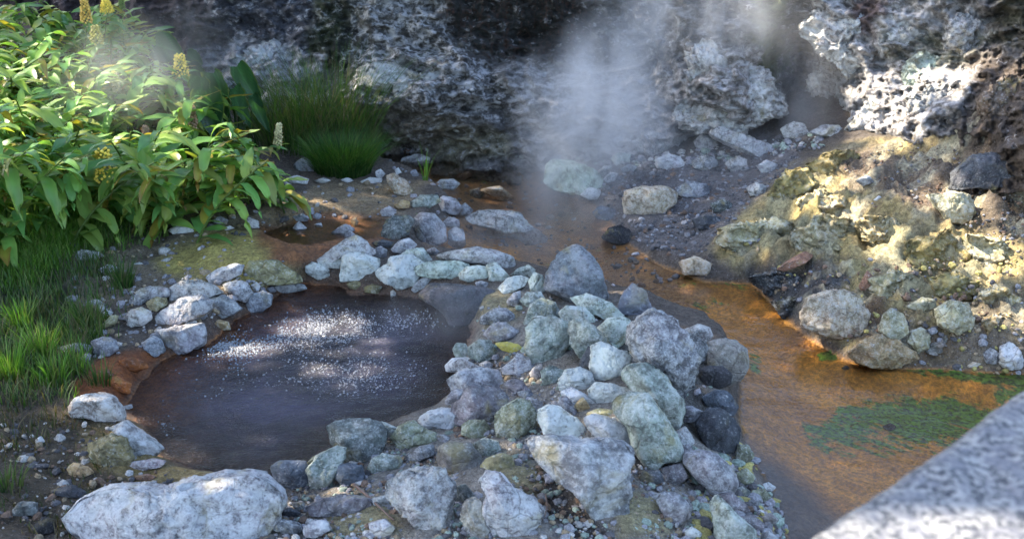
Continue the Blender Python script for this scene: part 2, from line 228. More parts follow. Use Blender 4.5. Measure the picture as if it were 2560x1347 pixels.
ROCKS = """
E|965,265 1060,255 1125,285 1145,345 1100,430 1030,485 950,480 930,400 930,310|grn|smooth blue-green rock with a yellow rim, standing upright in the middle of the pile|F
E|920,270 950,190 1000,160 1060,180 1100,240 1060,262 960,262 925,300|grn|rough pale green rock right behind the yellow-rimmed blue-green one
E|895,165 930,130 990,125 1010,160 960,185 935,205|gpl|small pale green stone at the back foot of the tall cone-shaped rock
E|1145,285 1205,260 1290,330 1335,385 1255,475 1190,440 1150,380 1140,330|grn|grey-green rock leaning in the gap between the yellow-rimmed and the rounded green stone|
E|1090,225 1130,195 1210,205 1255,250 1250,300 1200,265 1150,285 1100,250|gpl|pale green slab lying above the leaning grey-green rock
E|1280,305 1330,260 1400,250 1435,275 1430,345 1380,395 1310,365|gpl|egg-shaped pale green stone touching the left side of the porous grey boulder|S
P|1575,815 1598,795 1640,778 1690,798 1722,840 1742,900 1738,965 1705,1005 1640,965 1600,905 1572,860|gry|big porous grey boulder crowning the right side of the rock pile|R
E|1425,530 1450,495 1530,490 1600,530 1650,600 1700,680 1690,760 1640,790 1590,730 1560,660 1470,630 1420,570|grn|large smooth grey-green boulder below the porous grey boulder|
E|1255,400 1300,385 1340,395 1380,420 1440,440 1400,520 1380,575 1290,570 1250,520|wgr|lumpy white-green crusted rock left of the porous grey boulder|R
E|1390,460 1440,430 1500,440 1515,480 1450,500 1410,500|wht|small white crumbly stone wedged between the crusted rock and the porous boulder|R
E|1090,560 1130,515 1190,503 1240,525 1260,580 1225,635 1170,600 1100,610|wgr|curved white and green rock with a dark dent, below the lumpy crusted rock|R
E|1245,610 1270,580 1340,585 1400,600 1470,620 1400,640 1360,685 1290,680 1240,645|wgr|knobbly whitish-yellow stone lying above the long grey-green boulder|R
E|1105,620 1150,600 1200,630 1240,655 1280,690 1220,705 1150,670 1110,645|wht|narrow white stone slanting down beside the knobbly whitish-yellow one|R
E|1365,690 1390,650 1450,632 1530,650 1590,720 1640,800 1680,880 1695,945 1600,960 1540,1000 1500,960 1450,880 1430,790 1375,740|grn|long loaf-shaped grey-green boulder sloping down on the right of the pile|S
E|995,715 1040,690 1100,710 1170,760 1220,820 1210,845 1110,845 1020,820 985,760|wgr|green-grey rock dusted with white crust, left of the brightest white stone|R
E|1225,760 1260,735 1320,750 1400,765 1440,790 1440,885 1370,900 1290,860 1240,810|wht|brightest white crusted stone, against the left end of the loaf-shaped boulder|R
E|1230,722 1290,702 1360,712 1370,740 1300,748 1230,742|sul|small tan-yellow stone behind the brightest white stone
E|945,870 1000,855 1150,870 1300,880 1420,905 1440,950 1420,1000 1425,1100 1410,1250 1340,1290 1270,1270 1220,1180 1150,1090 1060,1020 1000,960|gry|largest flat-faced grey block at the front of the pile, with a pale right edge|F
E|565,680 610,660 625,590 700,595 790,620 825,660 790,710 770,780 690,790 590,770 560,720|pur|purple-grey angular rock with a raised left horn, at the pool's right corner|F
E|780,730 830,690 880,660 935,670 960,720 960,780 900,830 840,855 785,835 775,780|sgr|squarish grey-green stone with yellowed edges, right of the purple-grey rock|
E|540,560 600,520 700,505 780,520 800,570 790,610 700,590 630,590 600,640 560,600|lil|broad lilac-grey slab behind the purple-grey horned rock|F
E|525,490 560,455 630,450 670,480 665,510 590,520 535,515|wht|rounded white stone on the pool's right edge, behind the lilac slab|S
E|640,400 690,365 740,368 770,420 740,460 670,465 645,440|grn|five-sided grey-green stone beside the yellow sulphur-coated stone|F
E|560,410 580,380 620,385 645,430 640,465 580,460|grn|small square grey-green stone at the water, left of the five-sided one|F
E|715,330 760,285 820,278 880,320 850,345 790,368 740,355|lil|diamond-shaped bluish stone lying alone on the dark sinter|F
E|700,250 760,210 820,208 860,240 850,275 770,285 700,280|gry|flat oval grey stone just above the diamond-shaped bluish stone|S
E|810,500 850,470 880,433 930,455 950,505 900,535 850,530 815,530|lwh|triangular white-lilac stone below the yellow-rimmed blue-green rock|F
E|800,590 850,560 900,565 925,600 880,650 810,655|pur|plain grey-purple stone between the lilac slab and the squarish yellowed stone|
E|525,660 560,610 610,610 600,660 560,700 530,690|gry|small grey stone at the waterline left of the horned purple rock
E|1000,520 1040,490 1110,520 1120,550 1060,580 1010,590|grn|wedge-shaped dull green stone right of the triangular white-lilac stone|F
E|390,760 440,720 500,705 560,710 570,760 555,810 490,820 440,800|wht|white stone with a brown spot on the pool's front edge|R
E|255,850 290,800 360,765 420,810 470,830 460,875 380,900 300,900|sgr|mottled green and yellow rock left of the white stone with a brown spot|R
E|605,790 640,765 710,760 735,800 730,835 660,850 610,825|sgr|small blocky greenish stone in front of the horned purple rock
E|330,930 400,890 460,885 460,930 380,960 330,955|gry|flat tan-grey stone below the mottled green and yellow rock
E|485,950 500,890 550,873 640,880 690,930 690,990 650,1025 560,1020 500,985|tgr|smooth rounded brown-grey cobble with a yellow lower edge, front of the pile|S
E|660,880 720,850 780,870 790,910 740,950 680,930|grn|pale mint stone directly behind the rounded brown-grey cobble
E|700,985 730,950 800,925 850,945 860,990 800,1010 710,1015|sul|yellow-topped cobble right of the rounded brown-grey cobble|S
E|140,1000 170,950 210,930 290,940 305,970 260,1015 180,1020|grn|ragged green-grey stone below the dark overhanging slab
E|240,1080 300,1040 420,1010 500,1020 550,1080 555,1150 540,1230 510,1300 450,1347 400,1300 340,1230 260,1150|lgr|wide grey-lilac boulder at the bottom edge, left of the white-lilac boulder|R
E|690,1080 740,1040 800,1045 860,1110 960,1160 1000,1210 960,1290 880,1347 780,1347 740,1260 720,1190 740,1130|lwh|white-lilac wedge boulder at the bottom centre, left of the largest grey block|F
E|620,1170 670,1150 720,1200 735,1280 720,1347 660,1347 600,1250|lgr|narrow upright grey stone leaning on the white-lilac wedge boulder|R
E|-55,800 -20,775 60,765 130,765 190,780 225,820 200,900 150,970 90,980 20,950 -35,860|dgn|dark green-grey slab overhanging the front edge of the pool|F
E|150,775 210,770 280,800 260,845 225,832 195,790|gpl|thin pale green stone tucked behind the dark overhanging slab
E|-10,985 40,975 100,990 115,1040 80,1090 10,1085 -15,1040|blu|dark blue-grey cube-like stone under the dark overhanging slab|F
E|150,1270 220,1255 265,1290 240,1340 150,1340|lwh|small white-lilac stone on the bottom edge beside the dead twig
E|1575,1160 1600,1125 1660,1120 1720,1170 1730,1230 1680,1270 1610,1240|lil|rounded pale pink-grey rock between the largest block and the pale green pointed rock|S
G|1070,380 1130,330 1200,320 1290,335 1310,370 1270,420 1150,440 1080,420|gpl|rounded mint stone in the row behind the pool, right of the flat mint slab|S
G|1370,490 1430,420 1530,400 1590,420 1560,470 1480,510 1420,530|wgr|pinkish-white stone at the right end of the row behind the pool
G|1430,590 1480,530 1530,515 1530,570 1500,625 1440,620|lil|small upright lilac stone beside the yellow-stained sinter
P|1362,722 1370,672 1398,632 1443,613 1480,636 1505,690 1522,742 1480,760 1420,748|cne|tall cone-shaped blue-grey rock behind the pile, half in steam|F
P|1543,782 1552,742 1582,710 1612,730 1634,776 1600,795|dlv|dark pointed rock at the stream, right of the tall cone-shaped rock|F
P|1425,745 1470,736 1530,758 1562,790 1520,803 1450,772|gpl|low pale stone at the foot of the tall cone-shaped rock
F|20,310 90,283 150,300 165,345 120,380 50,360|lgr|rounded lilac-grey stone above the smooth grey-tan boulder in the stream|S
F|-10,310 50,330 130,380 140,450 90,480 30,470 0,420|gry|grey rock between the porous boulder and the smooth grey-tan boulder
F|130,380 200,357 280,360 330,410 340,500 300,560 240,595 180,560 140,480|tgr|smooth grey-tan boulder standing at the edge of the orange stream|S
F|95,510 140,490 210,490 255,530 255,580 190,605 120,590 100,560|blk|black rounded rock in front of the smooth grey-tan boulder|S
F|110,650 180,610 240,620 290,690 260,740 190,700 130,690|blu|flat dark blue stone below the black rounded rock|F
F|75,770 150,700 230,710 290,800 280,900 210,940 140,910 100,840|drk|dark slate-grey block at the stream edge|F
F|290,880 340,880 370,940 340,970 270,980 280,930|sgr|small olive stone at the water, right of the dark slate-grey block
F|20,930 100,905 190,930 270,1010 290,1070 260,1120 250,1180 180,1150 90,1060 20,980|lil|big smooth lilac rock below the dark slate-grey block|S
F|200,1130 260,1120 330,1180 350,1215 270,1225 215,1180|pur|purple-grey flat stone at the lower tip of the big lilac rock
F|150,1170 190,1130 240,1180 290,1240 370,1300 390,1390 190,1390 170,1250|gpl|pale green pointed rock at the bottom edge near the stream|
F|280,1020 330,995 375,1040 350,1085 290,1070|sgr|olive-yellow cobble beside the big lilac rock|S
F|270,1100 310,1085 350,1110 340,1140 280,1135|dgn|small dark green cobble left of the mottled one at the stream bank|S
F|352,1110 420,1100 460,1140 420,1160 360,1150|sgr|mottled yellowish cobble under the small white stone at the stream bank
F|340,1155 390,1155 400,1195 350,1195|gry|small grey cobble under the mottled yellowish one
F|400,1080 440,1065 475,1090 450,1110 410,1105|wht|small white stone nearest the stream on the lower bank
F|405,1240 450,1215 490,1250 460,1285 410,1275|tgr|brownish cobble at the water's edge near the bottom of the picture|S
F|290,1240 360,1230 415,1270 410,1320 340,1300|pur|dull purple stone right of the pale green pointed rock
F|400,1330 440,1305 490,1340 480,1390 410,1390|gry|grey cobble cut off by the bottom edge beside the stream|S
F|-20,960 35,955 65,1000 50,1040 -10,1045|sgr|olive-green rock left of the big lilac rock
F|-20,1160 40,1150 65,1190 50,1240 -20,1250|lgr|pale speckled stone left of the pale green pointed rock's tip
F|25,1310 60,1285 110,1320 80,1350 30,1350|wgr|mint-white chunk at the bottom edge left of the pale green pointed rock
F|-20,820 30,790 70,860 40,910 -10,930|lgr|lilac-grey stone between the loaf-shaped boulder and the dark slate block
F|-20,690 60,690 120,720 90,760 10,770|lil|pinkish stone in the dark gap above the dark slate block
F|830,430 900,370 1000,340 1090,370 1160,420 1180,450 1080,500 960,495 870,470|tan|low tan-capped rock with a white rim, in the stream's far edge|R
F|600,230 640,160 740,130 830,115 900,150 930,230 910,310 850,350 770,360 700,330 620,290|tnw|big hollowed white and tan boulder on the far bank above the stream|R
F|990,320 1010,240 1050,205 1110,240 1130,320 1080,360 1020,345|ylw|pale teardrop-shaped rock right of the hollowed white and tan boulder|
F|890,95 930,20 970,70 960,112 900,115|orb|brown spike-shaped stone above the hollowed white and tan boulder|F
F|1270,210 1340,170 1430,180 1460,260 1450,310 1370,335 1290,290|ylw|large faceted pale yellow rock low on the right bank|R
F|1115,200 1200,150 1260,160 1270,200 1200,225|ylw|rounded yellow-grey knob left of the large faceted pale yellow rock|S
F|1590,400 1640,370 1690,430 1700,500 1640,510 1590,480|wht|white rock at the water under the far right bank|R
F|1420,490 1450,470 1500,480 1480,500 1430,500|tnw|small cream stone lying at the waterline, left of the white rock
F|1500,430 1540,400 1580,430 1570,480 1520,480|lgr|grey-white stone touching the left side of the white waterline rock|R
F|1150,320 1200,300 1240,340 1230,400 1180,430 1130,370|ylw|mustard-grey rock right of the pale teardrop-shaped rock|R
C|480,1335 540,1290 620,1245 660,1270 600,1310 520,1345|orb|rust-pink stone slanting up the dark foot of the right bank|F
P|1698,655 1740,640 1788,664 1772,690 1710,686|tnw|pale tan stone lying in the stream, left of the dark bank
F|800,500 825,488 842,500 820,518|blk|small black stone in the stream, below the low tan-capped rock
F|1005,790 1045,772 1070,790 1045,810 1015,808|blk|round dark stone among the green algae streaks
D|325,1240 370,1170 450,1120 560,1090 700,1090 800,1112 920,1070 1050,1040 1200,1030 1300,1060 1370,1110 1390,1180 1360,1250 1300,1350 700,1380 400,1370 340,1300|lwh|largest white-lilac boulder at the bottom left, with a knobbly top|RX
D|340,690 400,640 480,625 560,640 600,700 610,760 540,770 440,750 360,740|wbr|white-fronted rock with a brown top, at the pool's left tip|
D|545,800 620,760 670,800 740,850 800,900 760,940 680,950 640,900 650,850|lgr|jagged pale plate of rock at the pool's lower left edge|F
D|650,965 760,950 820,960 800,990 700,1005 640,990|pnk|flat pinkish-white shard below the jagged pale plate|F
D|330,1000 370,970 430,990 460,1020 400,1045 350,1030|tan|tan chunk left of the flat pinkish-white shard|R
D|660,1035 730,1025 775,1040 740,1056 670,1052|orb|thin rusty shard below the flat pinkish-white one
D|440,880 540,830 620,850 650,940 640,990 520,1000 450,960|sln|yellow-stained rock slab left of the jagged pale plate|R
D|1340,990 1380,960 1510,960 1540,1010 1520,1090 1440,1100 1360,1060|blu|dark blue-grey rock standing in the pool's front edge|S
D|1520,1000 1580,930 1660,890 1710,900 1700,960 1640,1070 1580,1105 1530,1080|grn|upright green-grey rock right of the dark blue-grey pool-edge rock|F
D|1515,975 1555,935 1600,928 1590,960 1540,1000|sul|small yellowish stone behind the upright green-grey rock
D|1510,1190 1600,1150 1700,1130 1830,1150 1860,1200 1730,1225 1640,1232 1540,1225|pur|long flat lilac stone in front of the dark pool-edge rocks|R
D|1500,1290 1560,1250 1620,1260 1640,1300 1560,1340 1510,1330|lwh|whitish stone on the bottom edge right of the largest white-lilac boulder|R
D|1340,1290 1400,1250 1480,1270 1500,1310 1430,1325|gry|grey stone touching the right end of the largest white-lilac boulder
D|1445,1170 1500,1160 1512,1200 1470,1212|lgr|small pale stone below the dark blue-grey pool-edge rock
D|1390,1205 1440,1190 1490,1220 1450,1240 1400,1232|drk|small dark flat stone against the largest white-lilac boulder's right end
D|770,240 830,200 920,150 1000,140 1040,170 1035,220 960,260 860,290 780,290|lil|long lilac-pink rock in the wall left of the pool|F
D|615,250 650,210 700,198 745,220 750,260 710,290 650,300|wbr|round whitish stone with brown stains at the wall's left end|S
D|720,180 770,150 820,155 825,190 780,220 745,215|sul|yellow-tan stone on top of the wall's left end
D|770,315 850,300 1000,280 1015,310 1010,380 940,420 850,445 800,380|lil|flat-faced lilac block at the water below the long lilac-pink rock|F
D|715,370 760,340 795,360 815,420 770,445 720,410|blg|bluish stone leaning on the left of the flat-faced lilac block|F
D|1040,160 1100,140 1160,170 1195,210 1150,240 1080,265 1040,220|gry|dark-shadowed grey rock right of the long lilac-pink rock|R
D|1215,200 1250,135 1300,118 1345,140 1340,190 1290,225 1225,225|blg|bluish-grey rock at the wall's right end, beside the flat ledge|
D|1110,90 1160,65 1220,80 1250,130 1210,175 1150,150 1115,120|lwh|white-lilac rock above the wall's bluish-grey end rock|R
D|845,100 900,70 980,65 1060,90 1110,130 1040,150 920,155 850,170 840,130|wbr|broad sun-topped white rock along the top of the left wall|R
D|1020,50 1080,10 1150,-15 1205,-10 1190,40 1130,65 1050,80|lwh|slanting white slab at the top of the left wall|F
D|1300,95 1400,80 1500,85 1520,110 1440,130 1330,130|lgr|thin pale ledge stone jutting over the pool's top left|F
P|592,705 630,655 690,652 745,688 752,706 690,712 620,716|sln|flat olive rock with a yellow rim above the thin pale ledge|F
D|1245,95 1270,75 1290,95 1280,120 1255,120|wht|small white stone tucked in the left wall beside the flat ledge
D|1055,290 1080,262 1130,270 1140,310 1090,317|tan|tan stone at the waterline under the dark-shadowed grey rock
D|640,160 700,110 780,95 840,110 830,150 740,160 700,190 640,195|lgr|flat lilac-grey slab left of the sun-topped white rock|R
D|450,370 510,345 570,360 585,410 540,445 470,430|blg|blue-grey stone half hidden by grass on the left bank|S
D|500,300 550,240 585,240 570,280 520,305|sul|narrow yellowish stone standing left of the round brown-stained one
D|505,235 530,215 560,225 545,245 515,250|wht|small whitish stone left of the round brown-stained one
D|280,400 380,375 450,390 430,430 310,420|blg|flat blue-grey stone left of the half-hidden one in the grass
D|590,460 650,448 720,470 732,500 680,520 600,500|orr|flat orange stone at the pool's left inlet|S
D|530,560 580,540 650,580 640,630 580,620|orr|rounded bright orange stone just above the white-fronted rock|S
D|480,520 530,505 560,535 520,560|ord|dark rusty stone left of the flat orange one
D|175,855 200,838 222,862 205,882 180,878|wht|pebble-sized white stone on the bare soil at the far left
D|600,692 650,680 656,698 612,712|wht|tiny pale stone in the water beside the white-fronted rock
D|50,1220 100,1160 180,1170 180,1220 100,1240|dgn|mossy dark green stone in the bottom left corner
D|170,1280 210,1240 270,1250 265,1310 200,1325|blk|near-black stone in the bottom left corner
D|240,1110 350,1080 430,1120 410,1142 300,1130|drk|flat dark stone above the left end of the largest white-lilac boulder
D|430,170 480,160 520,185 470,205|gry|grey stone sunk in soil left of the lilac-grey slab
G|160,430 180,260 230,228 330,235 430,270 440,310 410,380 300,425|wgr|blocky whitish-green boulder at the left of the row behind the pool|F
G|445,370 480,330 560,265 700,240 800,320 760,400 720,460 600,490 490,430|wgr|wide pale grey boulder, second from the left in the row behind the pool|R
G|600,250 680,200 780,185 820,230 865,290 790,300 700,245|gpl|peaked green-grey rock behind the wide pale grey boulder|F
G|740,330 830,295 920,285 1060,290 1125,310 1110,370 1060,410 900,410 760,390|min|flat mint-green slab in the row behind the pool|F
G|1275,320 1330,295 1380,330 1440,400 1400,440 1300,430 1290,360|gpl|mint and yellowish stone right of the rounded mint stone
G|1190,450 1230,435 1285,450 1270,480 1210,485|lil|small lilac pebble-like stone on the dark sinter behind the pool|S
G|1460,390 1520,340 1590,315 1640,350 1620,400 1530,400|gpl|dull mint stone at the right end of the row, left of the tall cone rock
G|1600,440 1640,370 1700,400 1730,480 1700,540 1620,520|gpl|blue-green stone against the left foot of the tall cone-shaped rock
G|0,270 120,180 230,110 260,98 330,130 400,200 400,240 330,235 200,240 100,290 20,310|lgw|peaked white and tan rock above the left of the row behind the pool|F
G|-20,310 60,265 140,260 180,290 140,335 40,335|wgr|low whitish-green stone below the peaked white and tan rock|R
G|-110,330 -60,300 0,310 60,350 60,400 -20,420 -90,380|wgr|whitish lump between the olive flat rock and the blocky whitish-green boulder|R
G|410,200 460,170 510,200 500,250 430,255|lil|small lilac stone right of the peaked white and tan rock
G|550,190 610,130 680,110 730,160 700,200 640,225 570,215|lwh|bright white-lilac rock behind the peaked green-grey rock
B|350,1100 400,1050 470,1060 520,1120 530,1190 450,1230 380,1180|lil|large rounded lilac-blue rock in the stream behind the row|S
G|985,60 1030,30 1090,50 1110,150 1060,200 990,150|lil|steam-veiled lilac rock right of the large rounded lilac-blue one
G|890,270 940,230 1100,200 1200,180 1350,210 1450,250 1470,310 1400,350 1250,310 1100,290|lgr|long low grey boulder veiled in steam behind the flat mint slab|S
G|1270,60 1320,10 1390,60 1420,100 1340,105 1280,85|lgr|small triangular rock standing in the steaming stream|F
G|340,485 400,460 470,480 440,530 350,520|sln|mottled yellowish stone at the pool's top edge under the row
G|210,460 270,430 330,460 290,500 230,490|sln|dark yellowish stone under the blocky whitish-green boulder
G|540,520 560,505 580,530 575,560 545,560|wht|tiny upright white pebble at the pool's top edge
G|700,500 760,430 830,390 860,410 800,480 730,520|lgr|thin grey stone slanting under the flat mint slab|F
G|760,560 850,465 960,470 1100,480 1230,490 1330,520 1330,600 1260,660 1190,720 1150,800 1080,815 1010,780 965,680 860,610|snt|dark smooth sinter boulder overhanging the pool's top right|S
G|480,60 530,20 640,10 680,50 600,110 530,115 480,90|dgn|dark mossy rock above the bright white-lilac rock|R
G|820,200 870,180 910,210 880,240 830,230|lil|small lilac stone below the large rounded lilac-blue one
G|90,70 160,20 220,10 260,50 200,75 130,85|lil|lilac stone in the orange wet hollow behind the left wall
G|185,90 220,45 265,80 250,110 200,115|lil|small lilac stone directly below the one in the orange hollow
G|400,145 480,122 560,140 550,180 450,172|drk|dark flat stone between the peaked white rock and the mossy dark rock
G|1340,912 1430,903 1510,920 1560,960 1480,988 1400,965|slb|bright yellow sulphur-coated stone beside the pool's right edge|S
G|1220,1070 1270,1050 1320,1070 1300,1120 1240,1110|lil|small lilac stone above the broad lilac slab
G|1690,720 1730,690 1740,740 1705,760|grn|tiny green stone in a crack beside the yellow-rimmed rock
G|1640,1100 1670,1085 1695,1110 1670,1150 1640,1135|lil|small oval lilac stone under the yellow-rimmed blue-green rock
B|275,830 320,780 380,762 440,780 455,815 380,845 300,840|lgr|grey mound-shaped rock in the far stream beside a green reed
B|470,915 500,890 560,885 595,910 560,950 500,940|lwh|white stone in the far stream, in front of the grey mound-shaped rock|S
B|565,880 600,850 640,845 657,870 620,895|orb|small brown stone in the far stream|S
B|690,940 740,928 790,920 830,950 865,980 820,1000 760,985|tnw|cream-coloured rock in the middle of the far stream|S
B|640,945 690,930 720,960 690,985 650,975|dgn|low green-stained stone left of the cream-coloured rock
B|1015,900 1025,820 1060,790 1150,800 1250,840 1300,880 1305,950 1240,970 1150,960 1060,940|min|big pale boulder at the foot of the cliff, veiled in steam|
B|1190,965 1230,925 1290,940 1292,985 1230,992|wht|round white stone in front of the steam-veiled pale boulder|S
B|1400,1010 1410,950 1500,920 1620,925 1670,960 1665,1010 1600,1060 1480,1068 1410,1060|tnw|striped white and tan boulder on the gravel flat|S
B|1340,785 1380,755 1440,765 1430,810 1370,820|gpl|greenish stone at the cliff foot above the steam-veiled pale boulder
B|1270,860 1310,820 1350,830 1330,860 1290,880|lgr|blue-grey stone right of the steam-veiled pale boulder
B|1300,892 1340,852 1375,862 1360,895 1320,907|lwh|pale oval stone just below the blue-grey stone at the cliff foot
B|1390,835 1430,815 1475,825 1450,852 1400,852|blg|bluish flat stone in the dark gravel below the cliff
B|1250,1050 1290,1020 1370,1040 1400,1080 1340,1100 1270,1080|blu|wet blue-grey flat stone left of the striped boulder
B|1300,1180 1330,1130 1390,1115 1440,1150 1440,1200 1370,1215|blk|dark wet rock below the striped white and tan boulder|R
B|615,1080 690,1040 780,1045 870,1060 940,1110 1010,1170 1010,1220 950,1230 850,1160 740,1130 650,1110|lgr|long pale-ridged rock lying in the steaming stream|R
B|470,1010 510,970 570,985 610,1030 580,1065 490,1050|lil|lilac-white rock behind the large rounded lilac-blue one
B|580,1030 620,1005 660,1040 640,1070 590,1065|gry|grey stone against the lilac-white rock's right side
B|345,1000 400,970 480,965 500,1000 440,1030 370,1030|grn|grey-green mottled rock left of the lilac-white one|R
B|265,1020 310,990 345,1000 340,1030 290,1035|tan|orange-tan stone left of the grey-green mottled rock
B|200,1050 240,1020 280,1040 260,1072 210,1070|lwh|white stone below the orange-tan stone
B|205,1150 220,1100 260,1070 340,1065 370,1090 340,1160 270,1190|dgn|dark green mossy rock with a pale cap, left of the large lilac-blue rock|R
B|230,870 270,860 330,900 365,950 330,970 270,960 240,910|tnw|cream and tan rock where the tan flat meets the far stream|R
B|100,900 150,880 210,885 200,910 120,915|wht|low white stone in front of the dense grass tuft
B|175,850 200,838 225,860 205,885 180,875|lwh|upright whitish stone right of the dense grass tuft
B|270,842 290,830 305,855 280,866|wht|small white stone behind the cream and tan rock
B|0,890 40,880 70,895 30,907|wht|flat white sliver left of the low white stone by the grass tuft
B|0,1120 30,1108 70,1130 50,1165 5,1168|lil|lilac-blue stone by the orange wet hollow
B|52,1095 75,1075 92,1100 76,1130|tan|tiny orange-tipped white stone above the lilac-blue one
B|500,1110 540,1075 590,1090 592,1130 540,1132|lil|lilac stone touching the right of the large rounded lilac-blue one
B|1340,700 1400,662 1462,680 1440,722 1370,732|lwh|pale rock at the base of the steaming cliff|R
B|550,772 580,735 622,750 632,775 580,786|tnw|pale yellowish stone where the cliff meets the far stream
B|225,745 240,710 266,745 240,756|tan|small pointed tan stone at the dark cliff foot
C|150,650 200,630 290,660 380,690 450,720 500,770 460,795 390,790 310,750 230,710 170,680|lwh|ragged white slab sloping down under the overhanging cliff|R
C|70,700 110,660 170,680 190,720 130,745 80,730|gry|rounded grey rock left of the ragged white slab|S
C|220,810 280,775 330,790 330,850 270,862|lgr|grey-white rock on dark gravel below the ragged white slab|R
C|645,655 700,620 780,620 830,660 740,682 680,672|lgr|pale low ledge of rock in the dark hollow right of the ragged slab|R
C|1230,960 1290,960 1380,950 1440,970 1462,1060 1400,1112 1320,1090 1270,1020|ylw|sunlit cream boulder on the right bank under the dark overhang|R
C|960,990 985,970 1008,990 990,1008|wht|small bright white stone alone on the brown leaf litter
C|870,895 925,868 962,900 910,922|lgr|grey-white flat stone above the small bright white one
C|770,770 800,755 830,770 800,785|gry|small grey stone on the top of the yellow slope
C|1345,945 1375,850 1450,780 1560,760 1650,790 1740,830 1760,960 1600,935 1470,925|drk|dark rough boulder overhanging the sunlit cream boulder|R
A|830,1140 880,1120 950,1130 962,1150 860,1160|wht|flat white stone left of the olive sulphur mound
A|1050,1092 1090,1070 1130,1090 1120,1110 1060,1107|blg|blue-grey stone behind the olive sulphur mound
A|1210,1112 1230,1075 1280,1095 1282,1130 1230,1132|lgr|grey-white stone on top of the olive sulphur mound
A|1450,1130 1480,1095 1520,1130 1475,1142|lwh|small pale triangular stone on the tan flat, nearest the orange hollow
A|1450,1072 1500,1055 1530,1090 1470,1096|blg|grey stone just behind the small pale triangular one on the tan flat
A|1555,1112 1590,1103 1602,1130 1570,1130|lwh|white chip right of the small pale triangular stone
A|1150,972 1190,955 1222,970 1170,995|lwh|pale stone on the dark soil under the ginger leaves
A|310,1222 345,1200 390,1208 385,1230 325,1235|gry|grey stone in the grass at the far left of the stony ground
A|375,1270 400,1235 490,1250 512,1270 450,1292 380,1287|lgw|broken whitish rock on the brown ground left of the sulphur mound|R
A|518,1250 550,1238 572,1255 555,1272 525,1270|tan|small brownish stone right of the broken whitish rock
A|480,1338 540,1310 587,1325 582,1347 500,1352|lwh|pale stone below the broken whitish rock
A|650,1312 690,1298 722,1310 690,1322|wht|white chip on the brown ground below the sulphur mound's left end
A|1450,822 1500,780 1570,785 1600,830 1540,860 1480,850|blg|blue-grey boulder at the left foot of the dense grass tuft|S
A|1415,885 1470,870 1530,888 1520,912 1440,908|wht|low white rock at the back edge of the tan flat
A|1555,897 1600,880 1640,893 1600,912|lwh|small white stone between the low white rock and the grass tuft
A|1100,1130 1140,1118 1160,1130 1125,1142|lwh|small pale blue-white stone on the mound's upper rim
E|560,480 600,455 680,490 760,500 700,520 600,520|lgr|small pale sliver between the rounded white stone and the broad lilac slab
E|1230,400 1270,440 1240,520 1200,560 1190,480|drk|dark stone in the shadowed gap beside the white-green crusted rock
E|960,500 1000,480 1000,540 960,560 940,530|lil|little lilac stone between the triangular and the wedge-shaped stones
E|1130,640 1170,690 1150,740 1080,700 1090,650|gry|grey-tan stone behind the rock dusted with white crust
E|940,650 1000,670 1000,710 950,720 920,690|lgr|pale stone right of the squarish yellowed stone|F
E|880,620 940,610 960,640 900,660|blg|small bluish stone above the squarish yellowed stone
E|1440,300 1470,260 1480,330 1450,350|gpl|mint stone pinched between the egg-shaped stone and the porous boulder
E|740,1010 800,1030 760,1060 700,1050|tgr|brown pebbly stone below the yellow-topped cobble
E|560,1100 620,1080 660,1130 600,1180 560,1160|dgn|dark mossy stone between the two lilac boulders at the bottom
E|1500,1010 1580,1010 1600,1060 1530,1080 1490,1050|drk|dark stone under the lower tip of the loaf-shaped boulder
E|1600,1000 1690,980 1720,1040 1660,1080 1600,1060|pur|dusky purple stone below the end of the loaf-shaped boulder
E|1690,900 1730,880 1760,940 1720,980|lil|lilac stone right of the loaf-shaped boulder's lower end
E|470,830 520,830 560,860 500,870|lgr|flat pale stone under the white stone with a brown spot
E|160,1150 230,1130 240,1180 180,1200|lgr|pale stone above the white-lilac stone by the twig
E|1200,640 1240,700 1190,720 1160,690|tan|small tan stone left of the knobbly whitish-yellow stone
C|-230,700 -160,655 -80,670 -50,730 -120,770 -210,750|lgr|grey block at the cliff foot just left of the rounded grey rock|R
C|-120,790 -60,760 0,775 20,820 -40,845 -110,830|lwh|pale block on the gravel in front of the cliff foot, left of the ragged slab|R
C|60,800 110,770 170,780 190,820 130,845 70,835|gry|grey stone on the gravel below the rounded grey cliff-foot rock
C|380,820 430,795 480,815 470,850 410,860|lwh|white stone on dark gravel right of the grey-white rock
C|-20,930 50,900 130,915 150,960 80,985 0,970|blg|wet blue-grey slab on the gravel flat behind the striped boulder
C|330,930 380,905 430,925 420,965 350,970|lgr|pale stone on the gravel near the left flank of the yellow bank
C|500,640 560,600 620,620 640,670 580,690 520,680|wbr|cream block of rock in the dark hollow behind the gravel flat|R
C|150,1010 210,985 260,1010 240,1050 170,1050|dgn|dark green-stained stone right of the striped boulder
C|60,1090 130,1060 200,1080 190,1130 90,1135|drk|dark wet stone between the striped boulder and the yellow bank
"""
